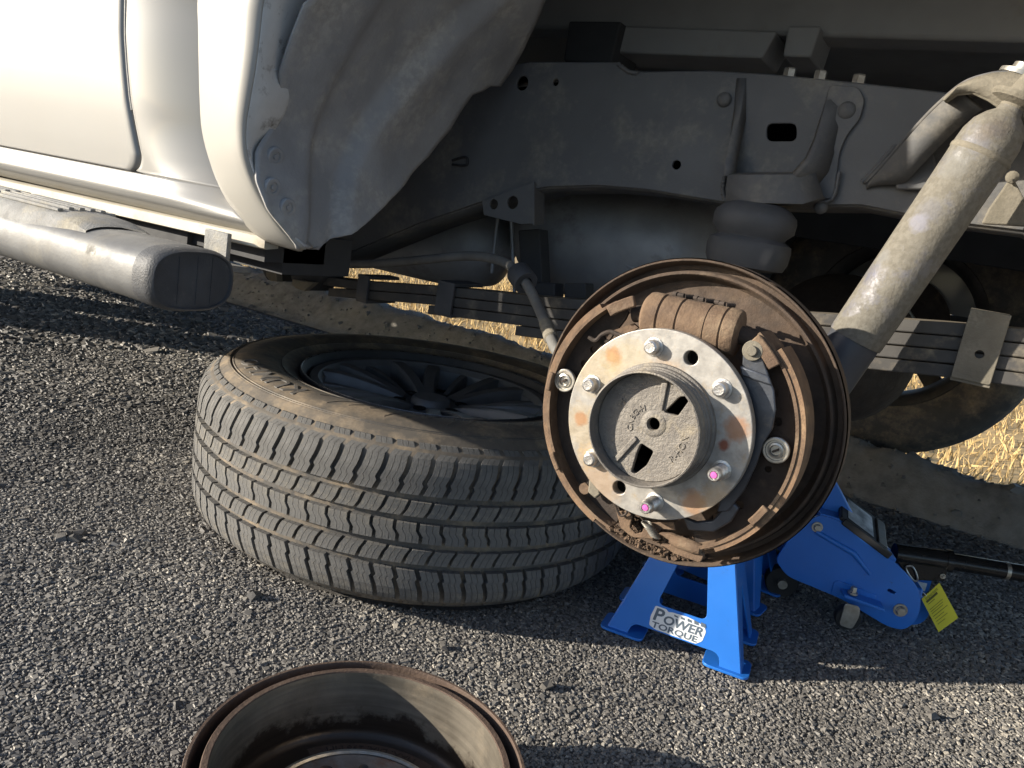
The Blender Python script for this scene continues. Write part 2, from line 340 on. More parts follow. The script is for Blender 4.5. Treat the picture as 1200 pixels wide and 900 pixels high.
field = sheet('field', list(np.linspace(-900, -25, 12))+list(np.linspace(-24, 20, 120))+list(np.linspace(22, 900, 12)),
              list(np.linspace(4.2, 16, 70))+list(np.linspace(17, 900, 16)), field_z, MT['field'])

def scatter_mesh(name, mat, V, F, tone=None, label=None, cat=None):
    me = bpy.data.meshes.new(name); nF, k = F.shape
    me.vertices.add(len(V)); me.vertices.foreach_set('co', V.astype(np.float32).ravel())
    me.loops.add(nF*k); me.loops.foreach_set('vertex_index', F.astype(np.int32).ravel())
    me.polygons.add(nF); me.polygons.foreach_set('loop_start', np.arange(0, nF*k, k, dtype=np.int32)); me.polygons.foreach_set('loop_total', np.full(nF, k, np.int32))
    me.update(calc_edges=True); me.validate()
    if tone is not None:
        a = me.attributes.new('tone', 'FLOAT', 'POINT'); a.data.foreach_set('value', tone.astype(np.float32))
    me.shade_flat()
    me.materials.append(mat); o = bpy.data.objects.new(name, me); sc.collection.objects.link(o); ORG[name] = A(0, 0, 0)
    tag(o, label, cat, None, 'stuff'); return o
def in_view(P, mx=110, my=60):
    d = P-CAM; wv = d@CF; ok = wv > .05; u = CX+FPX*(d@CR)/np.where(ok, wv, 1); v = CY-FPX*(d@CU)/np.where(ok, wv, 1)
    return ok & (u > -mx) & (u < 1200+mx) & (v > -my) & (v < 900+my)
CUBE = np.array([(a, b, c) for a in (-1, 1) for b in (-1, 1) for c in (-1, 1)], float)
CF6 = np.array([(0, 1, 3, 2), (4, 6, 7, 5), (0, 4, 5, 1), (2, 3, 7, 6), (0, 2, 6, 4), (1, 5, 7, 3)])
def stones(P, size, tone, flat=.75, tilt=.35):
    n = len(P); V = CUBE[None]*(1+rng.uniform(-.42, .32, (n, 8, 3)))
    V[:, CUBE[:, 2] > 0, :2] *= rng.uniform(.45, .95, (n, 1, 1))
    V *= np.stack([size*rng.uniform(.75, 1.3, n), size*rng.uniform(.65, 1.1, n), size*flat*rng.uniform(.7, 1.2, n)], -1)[:, None]
    tx, ty, tz = rng.normal(0, tilt, n), rng.normal(0, tilt, n), rng.uniform(0, 6.28, n)
    def R(a, i, j):
        X = np.zeros((n, 3, 3)); X[:, range(3), range(3)] = 1; X[:, i, i] = np.cos(a); X[:, j, j] = np.cos(a); X[:, i, j] = -np.sin(a); X[:, j, i] = np.sin(a); return X
    V = np.einsum('nij,nkj->nki', R(tz, 0, 1)@R(tx, 1, 2)@R(ty, 0, 2), V)+P[:, None]
    F = (CF6[None]+8*np.arange(n)[:, None, None]).reshape(-1, 4)
    return V.reshape(-1, 3), F, np.repeat(tone, 8)
def chip_points():
    out = []
    for (d0, d1, p) in ((0, .95, .0034), (.95, 1.2, .0040), (1.2, 1.5, .0047), (1.5, 1.9, .0058), (1.9, 2.5, .0085), (2.5, 4.2, .016)):
        gx, gy = np.meshgrid(np.arange(-4.2, 1.4, p), np.arange(.15, 2.16, p)); q = np.stack([gx.ravel(), gy.ravel()], -1)+rng.uniform(-.5, .5, (gx.size, 2))*p
        P = np.column_stack([q, np.zeros(len(q))]); D = np.linalg.norm(P-CAM, axis=1)
        k = (D >= d0) & (D < d1) & in_view(P); P = P[k]; out.append((P, np.full(len(P), p)))
    return np.concatenate([a for a, b in out]), np.concatenate([b for a, b in out])
cp, cpp = chip_points()
keep = np.ones(len(cp), bool)
keep &= np.hypot(cp[:, 0]+.3515, cp[:, 1]-.4628) > .11
keep &= np.hypot(cp[:, 0]+.7764, cp[:, 1]-1.0738) > .33
cp, cpp = cp[keep], cpp[keep]
cp[:, 2] = rng.normal(-.0006, .0004, len(cp))
csz = cpp*rng.lognormal(-.64, .26, len(cp))
tone = np.clip(rng.beta(2.2, 2.4, len(cp))+.05, 0, 1); big = rng.random(len(cp)) < .012; tone[big] = rng.uniform(.9, 1, big.sum())
tone = np.clip(tone+np.array([.30*fbm(x*2.3, y*2.3, 5)+.16*fbm(x*11, y*11, 9) for x, y in cp[:, :2]]), 0, 1)
V_, F_, T_ = stones(cp, csz, tone, .42, .19)
scatter_mesh('asphalt_chips', MT['stone'], V_, F_, T_, 'rough grey stone chips bound in the asphalt surface', 'gravel')
# loose stones and clods along the berm face
n = 4200; bx_ = rng.uniform(-4.5, 1.0, n); by_ = rng.uniform(2.1, 2.75, n)
bp = np.array([(x, y, berm_z(x, y)) for x, y in zip(bx_, by_)]); bp = bp[in_view(bp)]
V_, F_, T_ = stones(bp, rng.lognormal(-5.7, .5, len(bp)), .35+.5*rng.random(len(bp)))
scatter_mesh('berm_rubble', MT['stone'], V_, F_, T_, 'loose stones and clods on the shaded roadside berm', 'rubble')
# dry grass beyond
n = 26000; gx = rng.uniform(-13, 4, n); gy = rng.uniform(4.6, 13, n); gp = np.array([(x, y, field_z(x, y)) for x, y in zip(gx, gy)]); gp = gp[in_view(gp)]
n = len(gp); hgt = rng.uniform(.04, .15, n); ang = rng.uniform(0, 6.28, n); lean = rng.normal(0, .05, (n, 2)); wd = rng.uniform(.004, .010, n)
du = np.stack([np.cos(ang)*wd, np.sin(ang)*wd, 0*ang], -1); tip = np.column_stack([lean, hgt]); mid = np.column_stack([lean*.35, hgt*.6])
V_ = np.stack([gp-du, gp+du, gp+mid+du*.6, gp+tip, gp+mid-du*.6], 1).reshape(-1, 3); F_ = np.arange(5*n).reshape(n, 5)
scatter_mesh('dry_grass', MT['straw'], V_, F_, None, 'sunlit straw coloured dry grass field beyond the berm', 'grass')

dp = np.array([G(80, 628), G(72, 632), G(93, 626), G(86, 633), G(300, 700), G(1090, 840), G(520, 760), G(150, 540), G(640, 806)]); dp[:, 2] += .002
V_, F_, T_ = stones(dp, rng.uniform(.005, .009, len(dp)), rng.uniform(0, .25, len(dp)))
scatter_mesh('road_crumbs', MT['stone'], V_, F_, T_, 'few dark loose crumbs of asphalt lying on the road', 'crumbs')

# ================================================================== LYING WHEEL
TC = A(-.7764, 1.0738, 0); TZ0 = .003
wheel = empty('truck_wheel', TC)
tag(wheel, 'dusty black all-terrain tyre on dark alloy rim lying flat on the asphalt', 'wheel')
TW = .274; ZC = TW/2+TZ0
side = [(.3575, .1145), (.352, .1205), (.345, .1245), (.3435, .1262), (.341, .1264), (.3395, .1255), (.330, .1300), (.318, .1333), (.305, .1345), (.290, .1338), (.276, .1310), (.262, .1265), (.2585, .1262), (.257, .1245), (.246, .1195), (.236, .1155), (.231, .110)]
tread = [(.374, -.102), (.3765, -.05), (.377, 0), (.3765, .05), (.374, .102)]
prof = [(r, -h) for r, h in side[::-1]]+[(.366, -.110)]+tread+[(.366, .110)]+side
def sidez(r): return float(np.interp(r, [a for a, b in side][::-1], [b for a, b in side][::-1]))
mb = MB(); mb.lathe(prof, TC+A(0, 0, ZC), (0, 0, 1), 160)
tyre = mb.build('tyre', 'tyre', wheel, TC+A(0, 0, ZC), smooth=50)
def block_mesh(name, st, dphi, slabs, depth, gap=.0006):
    """st: stations (z, r, phi shift); slabs across phi separated by sipes"""
    mb = MB(); cuts = np.linspace(0, 1, slabs+1)
    for k in range(slabs):
        rows = []
        for (z, r, sh) in st:
            g = gap/r
            a = -dphi/2+cuts[k]*dphi+sh+(g/2 if k else 0); b = -dphi/2+cuts[k+1]*dphi+sh-(g/2 if k < slabs-1 else 0)
            rows.append([(ri*math.cos(p), ri*math.sin(p), z) for ri, p in ((r-depth, a), (r, a), (r, b), (r-depth, b))])
        n = len(rows); base = len(mb.v); mb.v += [p for row in rows for p in row]
        for i in range(n-1):
            for j in range(4): mb.f.append((base+i*4+j, base+i*4+(j+1) % 4, base+(i+1)*4+(j+1) % 4, base+(i+1)*4+j))
        mb.f += [(base, base+1, base+2, base+3), tuple(base+(n-1)*4+j for j in range(4))]
    me = bpy.data.meshes.new(name); me.from_pydata(mb.v, [], mb.f)
    bm = bmesh.new(); bm.from_mesh(me); bmesh.ops.recalc_face_normals(bm, faces=bm.faces); bm.to_mesh(me); bm.free()
    me.materials.append(MT['tread']); return me
NB = 78; P0 = 2*math.pi/NB
def zig(z): return .35*P0*(z/.03)
up = [(.0535, .3848, -.06*P0), (.066, .3842, .10*P0), (.070, .3840, .02*P0), (.082, .3832, .18*P0), (.094, .3795, .26*P0), (.101, .376, .26*P0), (.110, .3655, .50*P0), (.1165, .3585, .40*P0)]
blocks = {'a': block_mesh('shoulder_block', up, P0*.78, 3, .011),
          'b': block_mesh('rib_block', [(.0235, .3855, -.16*P0), (.032, .3855, 0), (.0440, .3853, .12*P0)], P0*.84, 3, .0085),
          'c': block_mesh('rib_block', [(-.0135, .3855, .10*P0), (-.004, .3856, .10*P0), (.004, .3856, -.08*P0), (.0135, .3855, -.08*P0)], P0*.84, 3, .0085),
          'd': block_mesh('rib_block', [(-.0440, .3853, -.12*P0), (-.032, .3855, 0), (-.0235, .3855, .16*P0)], P0*.84, 3, .0085),
          'e': block_mesh('shoulder_block', [(z*-1, r, sh) for z, r, sh in up][::-1], P0*.78, 3, .011)}
PHC = math.atan2(-TC[1], -TC[0]); rest = MB()
for kind, me in blocks.items():
    off = {'a': 0, 'b': .4, 'c': .1, 'd': .7, 'e': .3}[kind]*P0
    for i in range(NB):
        ph = i*P0+off; dd = (ph-PHC+math.pi) % (2*math.pi)-math.pi
        if abs(dd) < rad(84):
            o = bpy.data.objects.new('tread_block', me); sc.collection.objects.link(o); o.parent = tyre; o.rotation_euler = (0, 0, ph)
        else:
            c, s = math.cos(ph), math.sin(ph)
            rest.add([(TC[0]+v.co.x*c-v.co.y*s, TC[1]+v.co.x*s+v.co.y*c, ZC+v.co.z) for v in me.vertices], [tuple(p.vertices) for p in me.polygons])
o = rest.build('tread_rear', 'tread', tyre, TC+A(0, 0, ZC), smooth=30, fix=False); o['kind'] = 'stuff'
# raised wear ribs and lettering on the upper sidewall
mb = MB()
for r in (.2605, .3415, .336):
    z = sidez(r); mb.lathe([(r-.0012, z-.001), (r-.0006, z+.0011), (r+.0006, z+.0011), (r+.0012, z-.001)], TC+A(0, 0, ZC), (0, 0, 1), 140)
mb.build('sidewall_ridges', 'tyre', tyre, TC+A(0, 0, ZC), smooth=60)
def sidewall_text(s, size, rmid, phimid, flip=1, sx=1.0, mat='letter', ext=.0009, bold=0.0):
    vs, fs = text_mesh(s, size, ext, sx=sx, bold=bold); out = []
    for x, y, z in vs:
        r = rmid+flip*y; ph = phimid-flip*x/rmid
        out.append(TC+A(r*math.cos(ph), r*math.sin(ph), ZC+sidez(r)+z+.0006))
    mb = MB(); mb.add(out, fs); return mb.build('lettering', mat, tyre, TC+A(0, 0, ZC), smooth=30, fix=False)
def ang_at(px, py, z=.27): q = G(px, py, z)-TC; return math.atan2(q[1], q[0])
a0, a1 = ang_at(360, 462), ang_at(286, 423)
sidewall_text('KUMHO', .040, .311, (a0+a1)/2, 1, 1.32, bold=.0004)
sidewall_text('RADIAL  TUBELESS', .010, .280, ang_at(520, 505), -1, 1.1)
sidewall_text('P265/70R17', .016, .300, rad(62), -1, 1.1)
mb = MB()
for k in range(26):
    ph = ang_at(500, 505)+(k-10)*.045; r0, r1 = .268, .300+.01*(k % 3)
    pts = []
    for t in np.linspace(0, 1, 5):
        r = r0+(r1-r0)*t; p = ph-.10*t; pts.append(TC+A(r*math.cos(p), r*math.sin(p), ZC+sidez(r)+.0002))
    if k % 2 == 0: mb.tube(pts, .0007, 5)
mb.build('sidewall_hatching', 'tyre', tyre, TC+A(0, 0, ZC))
# rim
RC = TC+A(0, 0, ZC)
mb = MB(); mb.lathe([(.229, .106), (.2315, .116), (.2295, .1205), (.2255, .1205), (.2225, .116), (.217, .098), (.211, .085), (.2085, .05), (.200, 0), (.203, -.06), (.216, -.105), (.2225, -.117), (.229, -.117), (.231, -.106)], RC, (0, 0, 1), 96)
rim = mb.build('rim', 'rim_dark', wheel, RC, smooth=50)
mb = MB(); mb.lathe([(.2300, .1190), (.2290, .1211), (.2275, .1211), (.2265, .1203)], RC, (0, 0, 1), 96); mb.build('rim_edge', 'alloy_bright', rim, RC)
mb = MB(); mb.lathe([(.2165, .095), (.212, .1085), (.199, .1080), (.190, .098), (.190, .060), (.2125, .05)], RC, (0, 0, 1), 80, closed_prof=True); mb.build('spoke_ring', 'alloy', rim, RC, smooth=40)
def spoke(mb, a, wo, wi, ro, ri, zo, zi, t, skew=0):
    rows = []
    for k in range(6):
        q = k/5; r = ri+(ro-ri)*q; wv = (wi+(wo-wi)*q**1.5)/2; z = zi+(zo-zi)*math.sin(q*math.pi/2); aa = a+skew*q
        e = A(math.cos(aa), math.sin(aa), 0); s = A(-math.sin(aa), math.cos(aa), 0); c = RC+e*r
        rows.append([c-s*wv+A(0, 0, z-t), c-s*wv+A(0, 0, z-.006), c-s*wv*.72+A(0, 0, z), c+s*wv*.72+A(0, 0, z), c+s*wv+A(0, 0, z-.006), c+s*wv+A(0, 0, z-t)])
    for r_ in rows: r_.append(r_[0])
    mb.grid(rows); return mb
for k in range(6):
    a = rad(60*k+18)
    mb = MB(); spoke(mb, a+rad(30), .018, .012, .197, .06, .098, .072, .03, 0); mb.build('spoke', 'alloy', rim, RC, smooth=50)
    mb = MB(); spoke(mb, a-.10, .030, .024,   .199, .05, .106, .082, .045, -.09); spoke(mb, a+.10, .030, .024, .199, .05, .106, .082, .045, .09)
    mb.build('spoke', 'alloy', rim, RC, smooth=50)
mb = MB(); mb.lathe([(0, .090), (.030, .090), (.034, .086), (.036, .076), (.062, .080), (.072, .074), (.074, .03), (0, .03)], RC, (0, 0, 1), 48)
hubc = mb.build('wheel_centre', 'alloy', rim, RC, smooth=40)
mb = MB(); mb.lathe([(.0, .0), (.19, .0), (.19, .004), (0, .004)], RC+A(0, 0, -.10), (0, 0, 1), 48); mb.build('wheel_shade_disc', 'black_hole', rim, RC)  # black disc painting the shade below the spokes
for k in range(6):
    a = rad(60*k+48); c = RC+A(.056*math.cos(a), .056*math.sin(a), .0795)
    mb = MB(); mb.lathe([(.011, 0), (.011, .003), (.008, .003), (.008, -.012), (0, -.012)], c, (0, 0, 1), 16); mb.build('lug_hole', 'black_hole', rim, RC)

# ================================================================== BRAKE DRUM ON THE GROUND
DC = A(-.3515, .4628, .002)
drum = empty('brake_drum', DC); tag(drum, 'rusty open brake drum lying on the asphalt in the foreground', 'brake drum')
mb = MB(); mb.lathe([(.06, .0), (.118, .0), (.128, .006), (.131, .012), (.131, .040), (.139, .046), (.1435, .066), (.1465, .070), (.1465, .083), (.1458, .0845), (.1432, .0845), (.1424, .083), (.1412, .052), (.1334, .052), (.1326, .0835), (.1318, .0848), (.1268, .0848), (.1258, .0838)], DC, (0, 0, 1), 128)
mb.build('drum_shell', 'drum', drum, DC, smooth=35)
mb = MB(); mb.lathe([(.1258, .0838), (.1250, .078), (.1246, .020), (.1225, .013), (.118, .010), (.104, .0085), (.095, .0085)], DC, (0, 0, 1), 128)
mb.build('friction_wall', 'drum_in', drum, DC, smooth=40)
mb = MB(); mb.lathe([(.095, .0085), (.0935, .018), (.0915, .0205), (.0890, .0205), (.0878, .018)], DC, (0, 0, 1), 96); mb.build('pilot_ring', 'zinc', drum, DC)
mb = MB()
hl = [circ((.0699*math.cos(rad(60*k+95)), .0699*math.sin(rad(60*k+95))), .0075, 20) for k in range(6)]+[circ((0, 0), .052, 48)]+[circ((.0699*math.cos(rad(60*k+125)), .0699*math.sin(rad(60*k+125))), .005, 16) for k in (0, 3)]
plate2d(mb, circ((0, 0), .088, 72), hl, .007, DC+A(0, 0, .0135), (1, 0, 0), (0, 1, 0))
mb.build('mounting_face', M('drum_face_rust', (.34, .31, .28), (.22, .19, .17), 50, .5, .5, dust=(.24, .11, .055), dust_amt=.45, dust_scale=28, bump=.3, bscale=250), drum, DC)
vs, fs = text_mesh('MAX. DIA. 296 MM', .0115, .0004, sx=1.0); q = G(440, 862, .012)-DC; pm = math.atan2(q[1], q[0]); rm = .1065
mb = MB()
mb.add([DC+A((rm-y)*math.cos(pm+x/rm), (rm-y)*math.sin(pm+x/rm), .0095+z) for x, y, z in vs], fs); mb.build('cast_lettering', 'rust_dark', drum, DC, fix=False)
mb = MB(); mb.lathe([(.0995, .0087), (.100, .0092), (.1135, .0096), (.114, .0092)], DC, (0, 0, 1), 40, a0=pm-.60, a1=pm+.60, u=(1, 0, 0)); mb.build('lettering_band', 'drum', drum, DC)

# ================================================================== JACK STANDS
def make_stand(label, first=True):
    root = empty('jack_stand'); hw, hd, HT, tw, td = .0975, .070, .215, .032, .027
    def face(origin_bottom, ux, half, top_half, inward, win, notch, name):
        o = A(*origin_bottom); slope = A(0, 0, HT)+A(*inward); Ls = np.linalg.norm(slope); uy = slope/Ls; mb = MB()
        fw = half*.30
        outer = [(-half, 0), (-half+fw, 0), (-half+fw+.006, notch), (half-fw-.006, notch), (half-fw, 0), (half, 0), (top_half, Ls), (-top_half, Ls)]
        outer = rounded(outer, [.002, .004, .012, .012, .004, .002, .002, .002], 4)
        holes = [rounded(win, .011, 5)] if win else []
        plate2d(mb, outer, holes, .0028, o, ux, uy, .0004); return mb.build(name, 'blue', root, smooth=30), uy
    fy = hd-td; fx = hw-tw
    w1 = [(-.036, .059), (.036, .059), (.0145, .155), (-.0145, .155)]
    front, uyf = face((0, -hd, 0), (1, 0, 0), hw, tw, (0, fy, 0), w1, .021, 'front_plate')
    face((0, hd, 0), (-1, 0, 0), hw, tw, (0, -fy, 0), w1, .021, 'back_plate')
    w2 = [(-.026, .0), (.026, .0), (.010, .12), (-.010, .12)]
    def sideface(sx):
        o = A(sx*hw, 0, 0); slope = A(-sx*fx, 0, HT); Ls = np.linalg.norm(slope); uy = slope/Ls; mb = MB()
        outer = [(-hd, 0), (-hd+.026, 0), (-.004, .105), (.004, .105), (hd-.026, 0), (hd, 0), (td, Ls), (-td, Ls)]
        plate2d(mb, rounded(outer, [.002, .004, .008, .008, .004, .002, .002, .002], 4), [], .0028, o, (0, sx, 0), uy, .0004); mb.build('side_plate', 'blue', root, smooth=30)
    sideface(1); sideface(-1)
    for sx in (-1, 1):
        for sy in (-1, 1):
            mb = MB(); c = A(sx*(hw-.022), sy*(hd-.018), .0028)
            pts = rounded([(-.034, -.026), (.034, -.026), (.034, .026), (-.034, .026)], .012, 5)
            pts = [(sx*x*.95+c[0]+sx*.0, sy*y+c[1]) for x, y in pts]
            plate2d(mb, pts, [], .004, (0, 0, .0025), (1, 0, 0), (0, 1, 0), .0008)
            mb.build('foot_pad', 'blue', root)
    mb = MB(); mb.box((0, 0, HT+.014), (.060, .052, .034)); mb.build('collar', 'blue', root, bevel=.004)
    mb = MB(); mb.box((0, 0, HT+.06), (.034, .030, .14))
    for k in range(6): mb.box((.019, 0, HT+.045+k*.014), (.008, .022, .006))
    mb.build('ratchet_post', 'blue', root, bevel=.002)
    mb = MB(); mb.prism([(-.045, -.022, .352), (-.030, -.022, .338), (.030, -.022, .338), (.045, -.022, .352), (.045, -.022, .360), (.030, -.022, .346), (-.030, -.022, .346), (-.045, -.022, .360)], (0, .044, 0)); mb.build('saddle', 'blue', root, bevel=.001)
    mb = MB(); mb.tube(spline([(-.03, -.03, HT+.012), (-.06, -.035, HT+.012), (-.075, -.035, HT-.01), (-.078, -.035, HT-.06)], 5), .005, 8); mb.build('release_handle', 'black_plastic', root)
    return root, uyf
stand, uyf = make_stand('')
# white lettered sticker on the front plate
so_ = A(0, -.070, 0); nrm = np.cross(A(1, 0, 0), uyf)
cen = so_+uyf*.0395+nrm*.00165
mb = MB()
out = [(-.0395, -.013), (-.030, -.0165), (.029, -.0165), (.0365, -.010), (.0385, .004), (.0355, .0095), (.026, .0135), (.010, .0160), (-.012, .0150), (-.018, .0135), (-.021, .0165), (-.037, .0165), (-.0405, .000)]
plate2d(mb, rounded(out, .002, 3), [], .0003, cen, (1, 0, 0), uyf); st_ = mb.build('sticker', 'white_print', stand); st_['label'] = 'white sticker with grey POWER TORQUE lettering'
mb = MB()
def put(s, size, x, y, sx, sh, bold):
    vs, fs = text_mesh(s, size, .0001, 'LEFT', shear=sh, sx=sx, bold=bold); mb.add([cen+A(1, 0, 0)*(x+v[0])+uyf*(y+v[1])+nrm*(.00035+v[2]) for v in vs], fs)
put('P', .0250, -.0378, .0042, 1.12, .12, .0006)
put('OWER', .0172, -.0225, .0012, 1.12, .12, .0005)
put('TORQUE', .0118, -.0365, -.0108, 1.38, .05, .0003)
for k in range(5):
    x = -.008+k*.0095; h = .0018+.0008*k
    mb.prism([cen+A(1, 0, 0)*(x+a)+uyf*(.0105+b-.0006*k*.4)+nrm*.0004 for a, b in ((0, 0), (.0055+.0004*k, -.0002), (.0040+.0004*k, h), (-.0012, h+.0008))], nrm*.0001)
mb.build('sticker_lettering', 'grey_print', stand, fix=False)
st2 = clone(stand)
for ch in list(st2.children):
    if ch.name.startswith('sticker'): bpy.data.objects.remove(ch)
stand.location = (-.2530, 1.071, .003); stand.rotation_euler = (0, 0, rad(8.6))
st2.location = (-.272, 1.300, .003); st2.rotation_euler = (0, 0, rad(-5))
tag(stand, 'blue steel jack stand with white lettered sticker under the brake', 'jack stand', 'blue jack stands under the axle')
tag(st2, 'second blue jack stand without sticker, behind the stickered stand', 'jack stand', 'blue jack stands under the axle')

# ================================================================== FLOOR JACK
JB = A(.025, 1.346, 0); JU = unit(A(.9426, .3339, 0)); JN = A(-JU[1], JU[0], 0)
jack = empty('floor_jack', JB); tag(jack, 'blue trolley floor jack with black handle behind the jack stands', 'floor jack')
def J(s, n, z): return JB+JU*s+JN*n+A(0, 0, z)
sidep = rounded([(-.215, .085), (-.19, .062), (-.10, .046), (-.02, .018), (.006, .018), (.020, .040), (.019, .070), (.008, .095), (-.012, .113), (-.045, .134), (-.13, .175), (-.165, .180), (-.195, .150)], .012, 4)
for nn, nm in ((0, 'side_plate'), (.105, 'side_plate')):
    mb = MB(); plate2d(mb, sidep, [rounded([(-.036, .078), (-.024, .075), (-.022, .079), (-.034, .083)], .002, 3)], .005, J(0, nn, 0), JU, (0, 0, 1), .001); mb.build(nm, 'blue', jack, JB, smooth=35)
# pressed rib and recess on the near plate
mb = MB(); mb.tube([J(-.165, -.003, .150), J(-.10, -.003, .128), J(-.068, -.003, .100)], [.004, .005, .003], 8); mb.build('pressed_rib', 'blue', jack, JB, smooth=60)
mb = MB(); mb.prism([J(-.105, -.002, .060), J(-.04, -.002, .052), J(-.04, -.030, .052), J(-.105, -.030, .060)], (0, 0, .006)); mb.prism([J(-.118, -.004, .052), J(-.118, -.004, .072), J(-.112, -.004, .077), J(-.05, -.004, .068), J(-.045, -.004, .050)], JN*.003); mb.build('caster_bracket', 'blue', jack, JB, bevel=.002)
cw = J(-.088, -.020, .026)
mb = MB(); mb.lathe([(0, -.008), (.019, -.008), (.021, -.005), (.021, .005), (.019, .008), (0, .008)], cw, JN, 28); mb.build('caster_wheel', 'black_plastic', jack, JB)
mb = MB(); plate2d(mb, rounded([(-.013, -.012), (.008, -.014), (.013, .010), (.010, .027), (-.013, .027)], .006, 4), [], .003, cw-JN*.0115, JU, (0, 0, 1), .0005)
mb.build('caster_fork', 'zinc', jack, JB)
def bolt(parent, c, ax, r, h, name='bolt', mat='zinc', n=6, org=(0, 0, 0)):
    ax = unit(ax); mb = MB(); mb.lathe([(r*1.45, 0), (r*1.45, h*.25), (r*1.0, h*.25)], c, ax, 24)
    mb.lathe([(r, h*.25), (r, h*.8), (r*.85, h), (0, h)], c, ax, n); return mb.build(name, mat, parent, org, smooth=25)
bolt(jack, J(-.009, -.003, .052), -JN, .0075, .008, org=JB); bolt(jack, J(-.088, -.013, .026), -JN, .004, .005, org=JB)
bolt(jack, J(-.09, -.018, .066), (0, 0, 1), .0055, .012, org=JB); bolt(jack, J(-.165, -.003, .158), -JN, .006, .007, org=JB)
# top cover with black tray and worn label
mb = MB(); mb.prism([J(-.165, .000, .181), J(-.125, .000, .179), J(-.035, .000, .134), J(-.035, .000, .128), J(-.13, .0, .171), J(-.165, .0, .174)], JN*.105); mb.build('top_cover', 'blue', jack, JB, bevel=.001)
u_ = unit(J(-.045, 0, .141)-J(-.13, 0, .183)); up_ = np.cross(JN, u_)*-1
if up_[2] < 0: up_ = -up_
JNt = unit(JN*.96+up_*.26); upt = unit(np.cross(u_, JNt)); upt = upt if upt[2] > 0 else -upt
mb = MB(); mb.box(J(-.088, .040, .170), (.092, .085, .008), u_, JNt, upt); mb.box(J(-.088, -.0042, .158), (.092, .006, .012), u_, JN, up_); mb.prism([J(-.125, .078, .170), J(-.055, .078, .140), J(-.055, .078, .155), J(-.125, .078, .19)], JN*.004); mb.build('tray', 'black_plastic', jack, JB, bevel=.002)
lc = J(-.088, .040, .170)+upt*.0045+u_*-.008
mb = MB(); mb.box(lc, (.050, .062, .0006), u_, JNt, upt); lb = mb.build('label', M('worn_label', (.62, .66, .70), (.18, .20, .22), 38, .3), jack, JB)
mb = MB(); mb.box(lc+u_*.042, (.016, .075, .004), u_, JNt, upt); mb.build('tray_bar', 'step', jack, JB, bevel=.001)
# lifting arm, saddle, front axle
mb = MB(); mb.prism([J(-.06, .032, .09), J(-.06, .032, .125), J(-.19, .032, .285), J(-.235, .032, .31), J(-.255, .032, .29), J(-.20, .032, .22)], JN*.042); mb.build('lifting_arm', 'blue', jack, JB, bevel=.003)
mb = MB(); mb.lathe([(0, 0), (.030, 0), (.036, .012), (.036, .022), (.028, .016), (0, .016)], J(-.236, .053, .312), (0, 0, 1), 24); mb.build('saddle', 'rust_dark', jack, JB)
mb = MB(); mb.cyl(J(-.185, .035, .03), J(-.185, .125, .03), .008)
mb.build('front_axle', 'zinc', jack, JB)
for nn in (-.0, .105):
    mb = MB(); mb.lathe([(0, -.010), (.026, -.010), (.028, -.007), (.028, .007), (.026, .010), (0, .010)], J(-.185, nn+(.016 if nn else .055), .030), JN, 30); mb.build('front_wheel', 'black_plastic', jack, JB)
# hydraulic unit, rear axle, handle
mb = MB(); mb.cyl(J(-.14, .052, .09), J(-.02, .052, .065), .027); mb.box(J(.0, .052, .06), (.05, .07, .055), JU, JN, (0, 0, 1)); mb.build('hydraulic_unit', 'blue', jack, JB, bevel=.004)
mb = MB(); mb.cyl(J(-.009, -.001, .052), J(-.009, .106, .052), .010); mb.build('cross_shaft', 'zinc', jack, JB)
mb = MB(); mb.lathe([(0, -.012), (.026, -.012), (.028, -.008), (.028, .008), (.026, .012), (0, .012)], J(.034, .075, .029), JN, 30); mb.build('rear_wheel', 'blue', jack, JB)
h0 = VPL(1048, 648, J(0, .055, 0), JN); h1 = VPL(1110, 657, J(0, .06, 0), JN); h2d = unit(VPL(1205, 673, J(0, .06, 0), JN)-h1)
mb = MB(); mb.cyl(h0, h1, .0165, .0165); mb.cyl(h1-h2d*.004, h1+h2d*.006, .0185); mb.build('handle_socket', 'black_gloss', jack, JB, smooth=40)
mb = MB(); mb.prism([h0+A(0, 0, -.006)-JN*.014, h1+A(0, 0, -.006)-JN*.014, h1+A(0, 0, -.032)-JN*.014, h0+A(0, 0, -.036)+JU*.03-JN*.014], JN*.028); mb.build('handle_yoke', 'black_gloss', jack, JB, bevel=.002)
mb = MB(); mb.cyl(h1, h1+h2d*.62, .0138); mb.build('handle', 'black_gloss', jack, JB, smooth=40)
mb = MB(); mb.cyl(h1+h2d*.0865, h1+h2d*.0925, .0145); mb.build('handle_ring', 'zinc', jack, JB)
bolt(jack, h1-h2d*.006+A(0, 0, -.022)-JN*.016, -JN, .003, .006, org=JB)
rp = [h0+JU*t+A(0, 0, z)-JN*.017 for t, z in ((.018, -.012), (.026, -.010), (.034, -.018), (.040, -.030), (.036, -.034), (.024, -.024), (.018, -.016), (.018, -.012))]
mb = MB(); mb.tube(spline(rp, 4), .0016, 6); mb.build('locking_clip', 'zinc', jack, JB)
mb = MB(); plate2d(mb, rounded([(-.03, -.02), (.02, -.02), (.02, .012), (.0, .03), (-.03, .03)], .010, 4), [], .005, J(.028, .062, .085), JU, (0, 0, 1)); mb.build('rear_bracket', 'blue', jack, JB)
mb = MB(); c_ = J(.024, .056, .078); mb.box(c_, (.034, .0006, .014), JU, JN, (0, 0, 1)); mb.build('data_plate', 'white_print', jack, JB)
